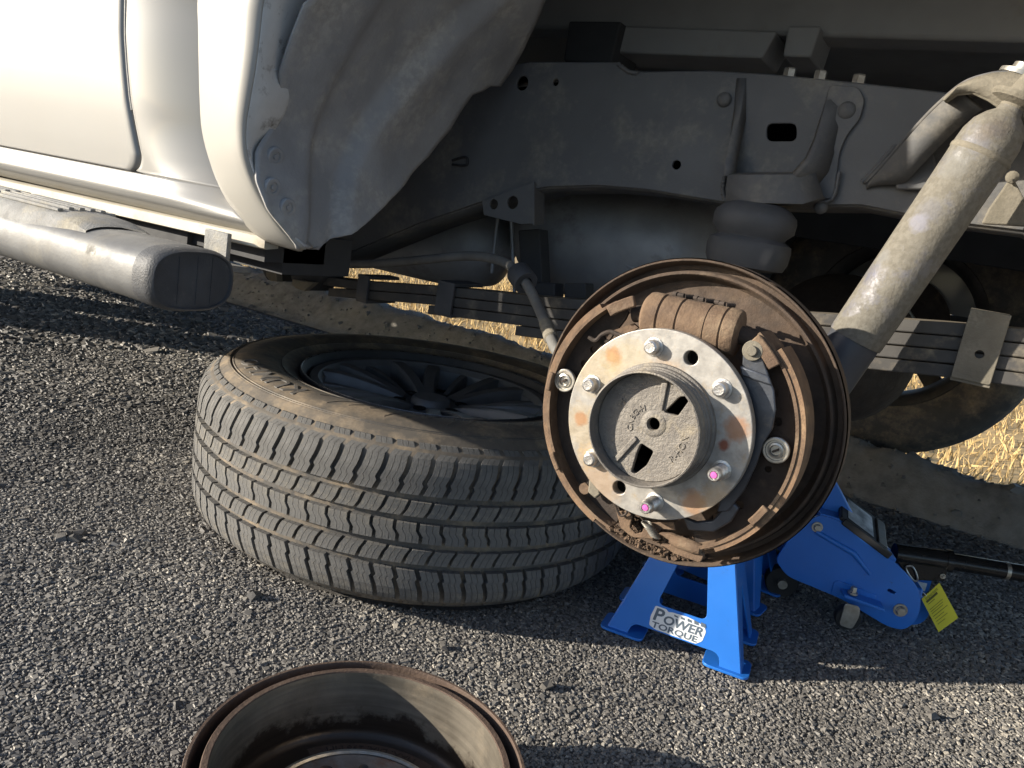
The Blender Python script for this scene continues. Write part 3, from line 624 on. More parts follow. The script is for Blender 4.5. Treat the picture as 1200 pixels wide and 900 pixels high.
# yellow tag
tq = [VPL(x, y, J(0, .03, 0), unit(JN-JU*.1)) for x, y in ((1080, 702), (1101, 683), (1123, 724), (1100, 741))]
ht = bpy.data.objects
mb = MB(); mb.prism(tq, unit(JN)*.0006)
TO = tuple(sum(tq)/4); hang = mb.build('hang_tag', 'yellow', None, TO); tag(hang, 'yellow card tag with printed lines hanging off the blue floor jack', 'tag')
def tqp(u, v): return (1-v)*((1-u)*tq[0]+u*tq[1])+v*((1-u)*tq[3]+u*tq[2])
nt_ = np.cross(tq[1]-tq[0], tq[3]-tq[0]); nt_ = unit(nt_); nt_ = nt_ if nt_@(CAM-tq[0]) > 0 else -nt_
mb = MB()
for v, h, u0, u1 in ((.12, .06, .12, .72), (.22, .015, .15, .5), (.36, .012, .1, .8), (.42, .012, .1, .75), (.48, .012, .1, .7), (.56, .014, .1, .85), (.64, .012, .12, .6), (.72, .012, .12, .7), (.80, .012, .12, .5)):
    mb.add([tqp(u0, v)+nt_*.0004, tqp(u1, v)+nt_*.0004, tqp(u1, v+h)+nt_*.0004, tqp(u0, v+h)+nt_*.0004], [(0, 1, 2, 3)])
mb.build('print_lines', 'print_black', hang, TO, fix=False)
vs, fs = text_mesh('Important', .0105, .0, 'LEFT'); eu = unit(tq[1]-tq[0]); ev = unit(tq[0]-tq[3])
mb = MB(); mb.add([tqp(.14, .07)+eu*v[0]*.62+ev*v[1]*.8+nt_*.0005 for v in vs], fs); mb.build('heading', 'print_black', hang, TO, fix=False)
mb = MB(); mb.tube(spline([tqp(.25, .03), tqp(.15, -.15), J(.02, .05, .07)], 5), .0006, 5); mb.build('tie', 'white_print', hang, TO)

# ================================================================== TRUCK
VO = A(-.215, 1.45, 0)
truck = empty('parked_truck', VO); tag(truck, 'white truck raised off the road with its near rear wheel taken off', 'truck')
def part(mb, name, mat, parent=None, **k): return mb.build(name, mat, parent if parent is not None else truck, k.pop('org', VO), **k)
# ---- rear brake: backing plate
mb = MB(); mb.lathe([(.1495, .0672), (.1490, .0664), (.1478, .0664), (.1470, .0672), (.1455, .0790), (.1440, .0835), (.1400, .0835), (.1388, .0800), (.1384, .0735), (.1376, .0725), (.1355, .0725), (.1345, .0735), (.1325, .0850), (.1290, .0895), (.100, .0895), (.06, .085), (.04, .085), (.04, .095), (.10, .100), (.140, .098), (.150, .088), (.1505, .069)], HUB, (0, 1, 0), 128)
bplate = part(mb, 'brake_backing_plate', 'plate', org=HUB, smooth=40)
def arcprism(mb, r0, r1, a0, a1, y0, y1, n=40):
    return mb.lathe([(r0, y0), (r1, y0), (r1, y1), (r0, y1)], HUB, (0, 1, 0), n, a0=rad(a0), a1=rad(a1), closed_prof=True, u=(1, 0, 0))
# lathe about +Y with u=+X turns towards -Z, so angles below are given negative for "up"
def pol(r, a, h): return HUB+A(r*math.cos(rad(a)), h, r*math.sin(rad(a)))
def shoe(a0, a1, l0, l1, label, tabs):
    mb = MB(); arcprism(mb, .1168, .1196, -a1, -a0, .018, .058, 60); sh = part(mb, 'brake_shoe', 'rust', bplate, org=HUB, smooth=40); sh['label'] = label
    s = 1 if a1 > a0 else -1
    mb = MB(); arcprism(mb, .1197, .1248, -l1, -l0, .0195, .0565, 60); part(mb, 'lining', 'lining', bplate, org=HUB, smooth=40)
    # crescent web with holes
    out = [(.1168*math.cos(rad(a)), .1168*math.sin(rad(a))) for a in np.linspace(a0, a1, 50)]
    inn = [((.1168-.010-.022*math.sin(math.pi*k/49)**.6)*math.cos(rad(a)), (.1168-.010-.022*math.sin(math.pi*k/49)**.6)*math.sin(rad(a))) for k, a in enumerate(np.linspace(a0, a1, 50))][::-1]
    hs = [circ((.099*math.cos(rad(a)), .099*math.sin(rad(a))), r, 14) for a, r in tabs]
    mb = MB(); plate2d(mb, out+inn, hs, .004, HUB+A(0, .036, 0), (1, 0, 0), (0, 0, 1)); part(mb, 'shoe_web', 'rust_dark', bplate, org=HUB)
shoe(124, 256, 132, 248, 'left brake shoe with thin brown lining', [(140, .0045), (152, .0035), (162, .004), (172, .004), (200, .003), (225, .004), (240, .003)])
shoe(-64, 56, -54, 46, 'right brake shoe with thin brown lining', [(30, .005), (15, .004), (-10, .003), (-35, .004), (-50, .004)])
# bent tabs on the shoe edges
for a, ro, ri, wdt in ((122, .1185, .108, 14), (176, .1215, .1165, 9), (215, .1215, .1165, 9), (48, .1185, .108, 15), (-28, .1195, .1125, 10)):
    mb = MB(); arcprism(mb, ri, ro, -a-wdt/2, -a+wdt/2, .0135, .0180, 8); part(mb, 'shoe_tab', 'rust', bplate, org=HUB, bevel=.0012)
# wheel cylinder
c0 = Y(760, 368, HUB[1]+.030); c1 = Y(866, 391, HUB[1]+.030); cm = (c0+c1)/2; cl = .089; x0 = cm-A(cl/2, 0, 0)
x0[2] = cm[2]; mb = MB()
mb.lathe([(0, 0), (.017, 0), (.0205, .003), (.0212, .006), (.0212, .016), (.0196, .0168), (.0196, .0178), (.0208, .0186), (.0208, .034), (.0196, .0348), (.0196, .0358), (.0207, .0366), (.0207, .060), (.0200, .0605), (.0200, .0612), (.0207, .0617), (.0209, .074), (.0197, .0748), (.0197, .0758), (.0212, .0766), (.0212, .084), (.020, .087), (.012, cl), (0, cl)], x0, (1, 0, 0), 40)
part(mb, 'wheel_cylinder', 'rust', bplate, org=HUB, smooth=35)
for sx, xx in ((-1, x0[0]), (1, x0[0]+cl)):
    mb = MB(); mb.cyl((xx-sx*.002, x0[1], x0[2]), (xx+sx*.012, x0[1]+.002, x0[2]-.003), .008); part(mb, 'piston_rod', 'rust_dark', bplate, org=HUB)
mb = MB()
for k in range(9):
    xx = x0[0]+.016+k*.0065; mb.tube([A(xx, x0[1]+.012+.004*math.cos(k*2.0), x0[2]+.0215), A(xx+.006, x0[1]+.012+.004*math.cos(k*2.0+2), x0[2]+.0222)], .0022, 8)
part(mb, 'return_spring', 'rust_dark', bplate, org=HUB)
# lever, pivot, hold-down cups
def B_(pts, y): return [Y(px, py, y) for px, py in pts]
lv = B_([(871, 404), (880, 398), (890, 402), (894, 420), (900, 438), (907, 458), (909, 480), (905, 503), (894, 520), (886, 545), (872, 575), (852, 600), (840, 600), (850, 560), (870, 500), (868, 450)], HUB[1]+.016)
mb = MB(); mb.prism(lv, (0, .004, 0)); part(mb, 'parking_lever', 'lever', bplate, org=HUB, bevel=.0012)
mb = MB(); q = B_([(868, 428), (902, 440), (906, 452), (870, 440)], HUB[1]+.016); mb.prism(q, (0, -.004, 0)); part(mb, 'lever_step', 'lever', bplate, org=HUB, bevel=.0015)
c = Y(882, 411, HUB[1]+.014); mb = MB(); mb.lathe([(0, -.004), (.004, -.004), (.0046, -.003), (.0046, -.001), (.0082, -.0008), (.0088, 0), (.0088, .003)], c, (0, 1, 0), 28); part(mb, 'pivot_pin', 'dusty', bplate, org=HUB)
for (px, py, hh, lb) in ((661, 446, .020, 'pale'), (909, 528, .020, 'bright')):
    c = Y(px, py, HUB[1]+hh)
    mb = MB(); mb.lathe([(.0113, .004), (.0113, .0005), (.0105, 0), (.0090, .0), (.0085, .0012), (.0072, .0012), (.0066, -.0005), (.0050, -.0010), (.0042, .0015), (0, .0015)], c, (0, 1, 0), 36); hd_ = part(mb, 'hold_down_cup', 'zinc', bplate, org=HUB, smooth=30)
    mb = MB(); mb.box(c+A(0, -.0005, 0), (.0055, .003, .0018), (.8, 0, .6), (0, 1, 0), (-.6, 0, .8)); part(mb, 'hold_down_pin', 'rust_dark', bplate, org=HUB)
    mb = MB(); path = [c+A(.006*math.cos(t*6.28*5), .004+t*.018, .006*math.sin(t*6.28*5)) for t in np.linspace(0, 1, 60)]; mb.tube(path, .0011, 6); part(mb, 'hold_down_spring', 'rust_dark', bplate, org=HUB)
# upper left strut and hooked spring
mb = MB(); mb.tube(spline(B_([(690, 395), (698, 399), (706, 392), (716, 389), (728, 393), (745, 392), (765, 388)], HUB[1]+.026), 5), .0022, 8); part(mb, 'hooked_spring', 'rust_dark', bplate, org=HUB)
mb = MB(); mb.prism(B_([(716, 388), (742, 379), (748, 384), (730, 396)], HUB[1]+.028), (0, .004, 0)); part(mb, 'strut', 'rust', bplate, org=HUB)
# adjuster and bracket at the bottom
mb = MB(); mb.prism(B_([(722, 600), (735, 598), (741, 605), (738, 618), (745, 626), (752, 624), (757, 613), (790, 612), (792, 622), (775, 620), (765, 632), (742, 630), (728, 622)], HUB[1]+.030), (0, .003, 0)); part(mb, 'adjuster_bracket', 'rust', bplate, org=HUB, bevel=.0008)
adj = rounded([(0, 0), (.012, .004), (.030, .004), (.046, -.004), (.044, -.012), (.020, -.013), (.004, -.010), (.014, -.007), (.014, -.003)], .002, 3)
mb = MB(); plate2d(mb, adj, [], .006, Y(772, 624, HUB[1]+.024), unit(A(1, 0, -.02)), (0, 0, 1), .0008); part(mb, 'adjuster_lever', 'rust', bplate, org=HUB)
mb = MB(); c = Y(806, 639, HUB[1]+.022); mb.lathe([(0, -.018), (.004, -.017), (.0058, -.010), (.0060, .006), (.005, .012), (0, .014)], c, (1, 0, .02), 20); part(mb, 'adjuster_screw', 'rust', bplate, org=HUB, smooth=50)
mb = MB(); mb.tube([Y(757, 612, HUB[1]+.022)+A(.0045*math.cos(t*6.28*7), .0045*math.sin(t*6.28*7), -.010*t+.0) + A(.012*t, 0, 0) for t in np.linspace(0, 1, 80)], .0009, 6); part(mb, 'adjuster_spring', 'zinc', bplate, org=HUB)
mb = MB(); mb.tube(spline(B_([(720, 590), (727, 604), (735, 600), (731, 588)], HUB[1]+.026), 6), .0013, 6); part(mb, 'wire_clip', 'rust_dark', bplate, org=HUB)
mb = MB(); mb.prism(B_([(845, 598), (858, 588), (866, 596), (856, 612), (836, 624), (806, 622), (800, 606), (815, 612), (835, 610)], HUB[1]+.020), (0, .006, 0)); part(mb, 'lever_foot', 'lever', bplate, org=HUB, bevel=.0015)
mb = MB(); mb.prism(B_([(690, 560), (701, 566), (704, 580), (697, 585), (688, 577)], HUB[1]+.014), (0, .006, 0)); part(mb, 'anchor_pin', 'dusty', bplate, org=HUB, bevel=.002)
mb = MB(); mb.cyl(Y(686, 572, HUB[1]+.02), Y(686, 572, HUB[1]+.02)+A(0, -.003, 0), .0055); part(mb, 'anchor_bolt', 'rust', bplate, org=HUB)
# crumbs of brake dust lying in the lower channel
n = 3200; a_ = np.radians(rng.uniform(222, 292, n)); k_ = rng.random(n) < .5; r_ = np.where(k_, rng.uniform(.1395, .1450, n), rng.uniform(.1255, .1320, n)); h_ = np.where(k_, rng.uniform(.068, .083, n), rng.uniform(.070, .089, n))
P_ = np.stack([HUB[0]+r_*np.cos(a_), HUB[1]+h_, HUB[2]+r_*np.sin(a_)], -1)
V_, F_, T_ = stones(P_, rng.lognormal(-6.95, .4, n), rng.random(n)*.5)
me = bpy.data.meshes.new('dust_crumbs'); me.from_pydata([tuple(v-HUB) for v in V_], [], [tuple(f) for f in F_]); me.materials.append(MT['crumb'])
o = bpy.data.objects.new('dust_crumbs', me); link(o, bplate, HUB); o['kind'] = 'stuff'

# ---- hub flange
SA = []
for (px, py) in ((763, 410), (692, 453), (697, 537), (763, 588), (840, 552), (843, 457)):
    q = hubp(px, py, HUB[1]-.006); SA.append(math.degrees(math.atan2(q[2], q[0])))
base_a = np.mean([((a-60*k-90+180) % 360)-180 for a, k in zip(SA, (0, 1, 2, 3, 4, 5))]) + 90
HR = .0699
mb = MB()
h1_ = hubp(809.5, 419.5); h2_ = hubp(725.5, 571.5)
plate2d(mb, circ((0, 0), .0862, 96), [circ((h1_[0], h1_[2]), .0064, 24), circ((h2_[0], h2_[2]), .0064, 24), circ((0, 0), .0447, 60)], .011, HUB+A(0, .0055, 0), (1, 0, 0), (0, 0, 1), .0008)
flange = part(mb, 'hub_flange', 'hub', org=HUB, smooth=30)
mb = MB(); mb.lathe([(.040, .011), (.042, .06), (.05, .075)], HUB, (0, 1, 0), 32); part(mb, 'axle_neck', 'rust_dark', flange, org=HUB)
mb = MB(); mb.lathe([(.0560, 0.0), (.0556, -.0035), (.0535, -.0045), (.0532, -.0085), (.0518, -.0095), (.0518, -.0120), (.0505, -.0130), (.0505, -.0155), (.0512, -.0165), (.0512, -.0210), (.0505, -.0220), (.0505, -.0240), (.0512, -.0250), (.0514, -.0278), (.0508, -.0295), (.0496, -.0300), (.0490, -.0293), (.0486, -.0040), (.0484, -.002)], HUB, (0, 1, 0), 96)
boss = part(mb, 'hub_boss', 'boss', flange, org=HUB, smooth=30)
def hb(pts):
    out = []
    for px, py in pts:
        q = hubp(px, py, HUB[1]-.014); k = min(1, .0450/max(1e-6, math.hypot(q[0], q[2]))); out.append((q[0]*k, q[2]*k))
    return out
slot1 = rounded(hb([(778, 483), (796, 465), (805, 464), (807, 470), (794, 488)]), .0025, 4); slot2 = rounded(hb([(751, 519), (766, 529), (758, 545), (744, 556), (739, 553), (746, 530)]), .0025, 4)
mb = MB(); plate2d(mb, circ((0, 0), .0484, 72), [circ(hb([(766, 497)])[0], .0055, 20), slot1, slot2], .006, HUB+A(0, -.0110, 0), (1, 0, 0), (0, 0, 1), .0006)
face_ = part(mb, 'hub_face', 'boss', flange, org=HUB, smooth=30)
mb = MB(); mb.lathe([(.0446, -.006), (.0446, .040), (0, .040)], HUB, (0, 1, 0), 40); part(mb, 'hub_cavity', 'black_hole', flange, org=HUB)  # black lining paints the hub slots dark
for q_ in (h1_, h2_):
    mb = MB(); mb.lathe([(.0066, .009), (.0066, .020), (0, .020)], HUB+A(q_[0], 0, q_[2]), (0, 1, 0), 20); part(mb, 'hole_shade_cup', 'black_hole', flange, org=HUB)  # black cup added behind the flange hole to keep it dark
for pts in ([(776, 448), (772, 475), (777, 482), (784, 447)], [(716, 540), (744, 510), (748, 515), (722, 544)]):
    q = [HUB+A(x, -.014, z) for x, z in hb(pts)]; mb = MB(); mb.prism(q, (0, -.0025, 0)); part(mb, 'cast_rib', 'boss', flange, org=HUB, bevel=.001)
mb = MB(); mb.lathe([(.0120, -.0138), (.0100, -.0152), (.0062, -.0152), (.0056, -.0138)], HUB+A(hb([(766, 497)])[0][0], 0, hb([(766, 497)])[0][1]), (0, 1, 0), 40); part(mb, 'centre_collar', 'boss', flange, org=HUB, smooth=60)
def arc_text(s, size, r, amid, tops_out, name):
    vs, fs = text_mesh(s, size, .0006); mb = MB(); out = []
    for x, y, z in vs:
        if tops_out: a = amid-x/r; rr = r+y
        else: a = amid+x/r; rr = r-y
        out.append(HUB+A(rr*math.cos(a), -.0142-z, rr*math.sin(a)))
    mb.add(out, fs); return part(mb, name, 'boss', flange, org=HUB, fix=True)
c = hb([(797, 527)])[0]; arc_text('R-HON', .0085, math.hypot(*c), math.atan2(c[1], c[0]), False, 'cast_letters')
c = hb([(742, 487)])[0]; arc_text('CNBG-H', .0075, math.hypot(*c), math.atan2(c[1], c[0]), True, 'cast_letters')
c = hb([(728, 472)])[0]; arc_text('D-6', .0065, math.hypot(*c), math.atan2(c[1], c[0]), True, 'cast_letters')
for k in range(6):
    a = base_a+60*k; c = HUB+A(HR*math.cos(rad(a)), 0, HR*math.sin(rad(a))); mb = MB()
    if k in (3, 4):
        pr = [(.0085, 0), (.0085, -.001), (.0064, -.0015)]
        for j in range(9): pr += [(.0066, -.003-j*.0017), (.0060, -.0038-j*.0017)]
        pr += [(.0058, -.019), (.0056, -.0225), (.0048, -.0235), (.0036, -.0235), (.0034, -.0225), (0, -.0225)]
        mb.lathe(pr, c, (0, 1, 0), 24); s_ = part(mb, 'wheel_stud', 'stud', flange, org=HUB, smooth=40); s_['label'] = 'long bright wheel stud with pink painted tip'
        mb = MB(); mb.lathe([(.0030, -.0228), (.0026, -.0236), (0, -.0238)], c, (0, 1, 0), 18); part(mb, 'stud_paint', 'pink', flange, org=HUB)
    else:
        mb.lathe([(.0088, 0), (.0086, -.0008), (.0067, -.001), (.0067, -.0075), (.0060, -.0095), (.0045, -.0105), (0, -.0103)], c, (0, 1, 0), 24); part(mb, 'wheel_stud', 'stud', flange, org=HUB, smooth=30)

# ---- axle and springs
FWC = Y(1046, 380, 2.30)
axd = A(FWC[0]-HUB[0], 2.3-HUB[1], FWC[2]-HUB[2]); axd = unit(axd)
mb = MB(); mb.lathe([(.055, .09), (.055, .11), (.042, .125), (.042, .62), (.06, .68), (.12, .76), (.135, .84), (.12, .92), (.06, 1.0), (.042, 1.06), (.042, 1.62)], HUB, axd, 40); part(mb, 'axle_housing', 'rust_dark', smooth=40)
LY0, LY1 = .915, .975
def leafz(x):
    xs, zs = zip(*sorted((float(p[0]), float(p[2])) for p in (Y(385, 327, LY0), Y(520, 336, LY0), Y(655, 350, LY0), Y(946, 366, LY0), Y(1140, 380, LY0), Y(1210, 387, LY0)))); return float(np.interp(x, xs, zs, left=zs[0]+.0, right=zs[-1]+(x-xs[-1])*.05))
lt = .0135; spring = None
for k, (pxl, xr) in enumerate(((370, .95), (385, .80), (505, .62), (612, .45))):
    xl = Y(pxl, 340, LY0)[0]; mb = MB(); xs = np.linspace(xl, xr, 26); rows = []
    for x in xs:
        z = leafz(x)-k*(lt+.0012); rows.append([(x, LY0, z), (x, LY1, z), (x, LY1, z-lt), (x, LY0, z-lt), (x, LY0, z)])
    mb.grid(rows); mb.f += [(0, 1, 2, 3), tuple((len(xs)-1)*5+j for j in (3, 2, 1, 0))]
    if k == 0: spring = part(mb, 'leaf_spring', 'leaf', bevel=.0015); 
    else: part(mb, 'spring_leaf', 'leaf', spring, bevel=.0015)
def clampbox(px, wdt, top, bot, mat, hole=False, y0=LY0-.005):
    c = Y(px, 380, y0); z1 = leafz(c[0])+top; z0 = leafz(c[0])-bot; mb = MB()
    o = A(c[0], y0, 0); pts = rounded([(-wdt/2, z0), (wdt/2, z0), (wdt/2, z1), (-wdt/2, z1)], .003, 3)
    plate2d(mb, pts, [circ((.001, z0+(z1-z0)*.42), .0042, 16)] if hole else [], .005, o, (1, 0, 0), (0, 0, 1), .0008)
    mb.box(o+A(0, .035, z1+.0015), (wdt, .075, .005)); mb.box(o+A(0, .035, z0-.0005), (wdt, .07, .005)); return part(mb, 'spring_clip', mat, spring)
clampbox(1157, .036, .010, .058, 'dusty', True)
clampbox(517, .030, .004, .040, 'rubber_blk'); clampbox(420, .022, .006, .030, 'rubber_blk')
mb = MB(); c = Y(870, 380, .945); mb.box(c+A(0, 0, -.03), (.12, .07, .02)); part(mb, 'spring_seat', 'rust_dark', bevel=.003)
# front spring hanger under the sill
for pts, y, m in (([(340, 296), (378, 298), (378, 325), (362, 341), (344, 336), (338, 318)], .90, 'under'), ([(300, 288), (326, 290), (326, 330), (312, 328), (304, 312)], .92, 'under')):
    mb = MB(); mb.prism([Y(a, b, y) for a, b in pts], (0, .05, 0)); part(mb, 'spring_hanger', m, bevel=.003)
for pts in ([(343, 327), (368, 331), (356, 341), (347, 338), (341, 333)], [(311, 316), (324, 318), (325, 330), (316, 329), (312, 324)]):
    mb = MB(); mb.prism([Y(a, b, .885) for a, b in pts], (0, .012, 0)); part(mb, 'hanger_tab', 'dusty', bevel=.001)

# ---- frame rail
FY = .970
def fr(pts, y=FY): return [(float(Y(a, b, y)[0]), float(Y(a, b, y)[2])) for a, b in pts]
outl = fr([(330, 150), (480, 105), (560, 86), (620, 74), (722, 74), (738, 85), (760, 85), (830, 84), (900, 88), (1000, 98), (1090, 108), (1140, 113), (1260, 130), (1260, 296), (1200, 270), (1100, 258), (1010, 240), (945, 240), (850, 237), (760, 222), (700, 217), (640, 219), (560, 238), (490, 262), (400, 300), (330, 322)])
def pxr(px, py, r_px, n=20):
    c = Y(px, py, FY); k = Y(px+r_px, py, FY); return circ((c[0], c[2]), abs(k[0]-c[0]), n)
slot = rounded(fr([(899, 145), (934, 145), (934, 166), (899, 166)]), .008, 5)
mb = MB(); plate2d(mb, outl, [slot, pxr(793.5, 193.5, 5), pxr(613, 98, 7), pxr(652, 97, 3.5)], .005, (0, FY, 0), (1, 0, 0), (0, 0, 1), .0008)
rail = part(mb, 'frame_rail', 'frame', smooth=30)
top_ = [(-4.0, .62), (-1.6, .62)]+outl[:13]+[(1.2, .84)]; bot_ = [(-4.0, .44), (-1.6, .44)]+outl[13:][::-1]+[(1.2, .70)]
mb = MB(); mb.grid([[(x, FY+.003, z), (x, FY+.085, z)] for x, z in top_]); mb.grid([[(x, FY+.003, z), (x, FY+.085, z)] for x, z in bot_]); part(mb, 'rail_flanges', 'frame', rail, solid=.004, smooth=20)
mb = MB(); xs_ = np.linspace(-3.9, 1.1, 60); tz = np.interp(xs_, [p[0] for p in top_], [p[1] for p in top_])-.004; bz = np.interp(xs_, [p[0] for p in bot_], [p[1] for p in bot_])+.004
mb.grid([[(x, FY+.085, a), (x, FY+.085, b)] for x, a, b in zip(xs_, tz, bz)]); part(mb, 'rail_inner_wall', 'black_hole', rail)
mb = MB(); mb.prism([(-3.9, FY, .44), (-1.14, FY, .44), (-1.14, FY, .62), (-3.9, FY, .62)], (0, .005, 0)); part(mb, 'rail_front_web', 'frame', rail)
mb = MB(); mb.prism([(x, FY-.001, z) for x, z in ((outl[12][0], outl[12][1]), (1.2, .84), (1.2, .70), (outl[13][0], outl[13][1]))], (0, .005, 0)); part(mb, 'rail_rear_web', 'frame', rail)
# two-hole bracket below the rail
hb2 = [pxr(582, 240, 5), pxr(604, 238, 6.5)]
mb = MB(); plate2d(mb, fr([(566, 236), (626, 213), (626, 262), (612, 263), (568, 252)], FY-.006), hb2, .005, (0, FY-.006, 0), (1, 0, 0), (0, 0, 1), .0006); part(mb, 'rail_bracket', 'frame', rail)
mb = MB(); mb.prism([Y(624, 213, FY-.01), Y(636, 219, FY+.03), Y(636, 262, FY+.03), Y(624, 264, FY-.01)], (.003, 0, 0)); part(mb, 'bracket_return', 'frame', rail)
# bump stop bracket : pressed pan standing proud of the rail
def pan_pt(px, py, y): return Y(px, py, y)
L_ = [pan_pt(873, 92, FY-.003), pan_pt(868, 130, FY-.010), pan_pt(860, 165, FY-.022), pan_pt(855, 190, FY-.036), pan_pt(853, 207, FY-.042)]
R_ = [pan_pt(972, 106, FY-.003), pan_pt(965, 135, FY-.010), pan_pt(956, 165, FY-.022), pan_pt(946, 188, FY-.036), pan_pt(930, 206, FY-.042)]
mb = MB()
mb.grid([[p+A(-.010, FY-.001-p[1], 0), p+A(-.004, 0, 0), p, p+A(.004, .012, .004)] for p in L_])
part(mb, 'bracket_wall', 'frame', rail, solid=.003, smooth=60); mb = MB()
mb.grid([[p+A(.022, FY-.001-p[1], -.006), p+A(.004, 0, 0), p, p+A(-.004, .012, .004)] for p in R_])
part(mb, 'bracket_wall', 'frame', rail, solid=.003, smooth=60)
ln = Y(853, 207, FY-.042); rn = Y(930, 206, FY-.042); lb_ = Y(850, 236, FY-.042); rb_ = Y(940, 238, FY-.042)
mb = MB(); rows = [[ln+A(-.004, .042, 0), ln+A(0, .012, .004), ln, lb_, lb_+A(0, .042, 0)], [rn+A(.004, .042, 0), rn+A(0, .012, .004), rn, rb_, rb_+A(0, .042, 0)]]
rows.insert(1, [(a*.5+b*.5)+A(0, -.003, 0) for a, b in zip(rows[0], rows[1])]); rows.append([p+A(.016, .020, .012) for p in rows[-1]]); mb.grid(rows); part(mb, 'bracket_shelf', 'frame', rail, solid=.004, smooth=60)
# rivets, doubler plate and bolts
for px, py, r in ((849, 117, .009), (993, 130, .011), (962, 243, .008)):
    c = Y(px, py, FY-.0025); mb = MB(); mb.lathe([(r, 0), (r*.95, -.004), (r*.6, -.007), (0, -.008)], c, (0, 1, 0), 24); part(mb, 'rivet', 'frame', rail, smooth=60)
mb = MB(); plate2d(mb, rounded(fr([(972, 100), (1006, 102), (1014, 118), (1008, 140), (992, 160), (984, 180), (978, 232), (950, 236), (950, 205), (962, 165)], FY-.004), .006, 4), [], .004, (0, FY-.005, 0), (1, 0, 0), (0, 0, 1), .001); part(mb, 'doubler_plate', 'frame', rail)
for px, py in ((925, 88), (961, 91), (1006, 96)):
    c = Y(px, py, FY+.02); mb = MB(); mb.lathe([(.0075, -.004), (.0075, .006), (.0065, .008), (0, .008)], c, (0, 0, 1), 6); part(mb, 'rail_bolt', 'zinc', rail, smooth=20)
mb = MB(); mb.tube(spline([Y(530, 188, FY-.004), Y(545, 184, FY-.004), Y(548, 189, FY-.004), Y(545, 194, FY-.004), Y(530, 193, FY-.004)], 4), .002, 6); part(mb, 'wiring_clip', 'black_plastic', rail)
def bead(pts, y, r=.0028):
    p = spline([Y(a, b, y) for a, b in pts], 10); m_ = MB(); m_.tube([q+A(0, 0, .0006*math.sin(i_*2.4)) for i_, q in enumerate(p)], [r*(1+.22*math.sin(i_*2.1)) for i_ in range(len(p))], 8); return part(m_, 'weld_bead', 'frame', rail, smooth=60)
bead([(850, 236), (847, 222), (849, 206)], FY-.004); bead([(1010, 214), (1030, 193), (1050, 170)], FY-.004); bead([(724, 75), (737, 84), (748, 86)], FY-.003); bead([(950, 236), (975, 233), (984, 200)], FY-.008, .002)
# bump stop rubber
c = Y(889, 239, .945); cb = Y(886, 322, .945); hb_ = c[2]-cb[2]
def hexloft(mb, c, prof, n=28):
    rows = []
    for r, h in prof:
        rows.append([c+A(r*1.0*math.copysign(abs(math.cos(t))**.75, math.cos(t)), r*.8*math.copysign(abs(math.sin(t))**.75, math.sin(t)), h) for t in np.linspace(0, 2*math.pi, n+1)])
    mb.grid(rows); mb.f.append(tuple(len(mb.v)-n-1+i for i in range(n))); return mb
mb = MB(); hexloft(mb, c, [(.030, .0), (.038, -.004), (.0465, -.012), (.0480, -.018), (.0475, -.030), (.040, -.037), (.039, -.040), (.0475, -.045), (.0490, -.052), (.0480, -.066), (.044, -.075), (.030, -.078)])
part(mb, 'bump_stop', 'rubber_blk', smooth=45)

# ---- shock absorber
s1 = Y(1158, 168, .858); s0 = Y(1002, 398, .850); sdir = unit(s1-s0); sL = np.linalg.norm(s1-s0)
mb = MB(); mb.lathe([(.0255, .002), (.0270, 0), (.0273, .004), (.0273, sL-.006), (.0268, sL+.004), (.0238, sL+.015), (.0175, sL+.024), (.0120, sL+.029), (.0105, sL+.036)], s0, sdir, 48)
shock = part(mb, 'shock_absorber', 'shock', org=s0, smooth=45)
mb = MB(); mb.lathe([(.0252, .01), (.0256, -.01), (.0256, -.14), (.022, -.165), (.012, -.18), (0, -.18)], s0, sdir, 40); part(mb, 'shock_body', 'shock_low', shock, org=s0, smooth=40)
mb = MB(); mb.lathe([(.0272, -.003), (.0282, -.0015), (.0284, .0), (.0282, .0015), (.0272, .003)], s0+sdir*(sL-.012), sdir, 40); part(mb, 'weld_ring', 'dusty', shock, org=s0)
sT = s0+sdir*(sL+.036)
mb = MB(); mb.lathe([(.0105, -.004), (.0115, 0), (.0225, .003), (.0245, .0055), (.0235, .009), (.012, .011), (.008, .03)], sT, sdir, 36); part(mb, 'shock_bushing', 'dusty', shock, org=s0)
mb = MB(); c = s0+sdir*-.16; mb.lathe([(.010, -.03), (.022, -.03), (.024, -.025), (.024, .025), (.022, .03), (.010, .03)], c, (0, 1, 0), 28); part(mb, 'lower_eye', 'rust_dark', shock, org=s0)
# its bracket
path = [(1014, 216, .962), (1035, 193, .950), (1058, 166, .930), (1085, 136, .905), (1108, 114, .885), (1130, 97, .870), (1156, 88, .862), (1185, 85, .862), (1260, 88, .862)]
pth = spline([Y(*p) for p in path], 5)
mb = MB(); mb.grid([[A(p[0], max(FY-.001, p[1]+.004), p[2]+.006), p+A(0, .3*(FY-p[1]), .003), p] for p in pth]); mb.grid([[p+A(.001, -.001, -.001), p+A(.024*sst(0, 6, k)+.002, .004, -.013*sst(0, 6, k)-.004)] for k, p in enumerate(pth[:24])]); part(mb, 'shock_bracket', 'frame', solid=.004, smooth=60)
mb = MB(); lo = [Y(a, b, .858) for a, b in ((1106, 118), (1120, 109), (1140, 107), (1158, 115), (1180, 130), (1206, 142), (1265, 150))]; hi = [Y(a, b, .862) for a, b in ((1108, 115), (1126, 100), (1144, 92), (1162, 87), (1185, 85), (1210, 85), (1265, 88))]
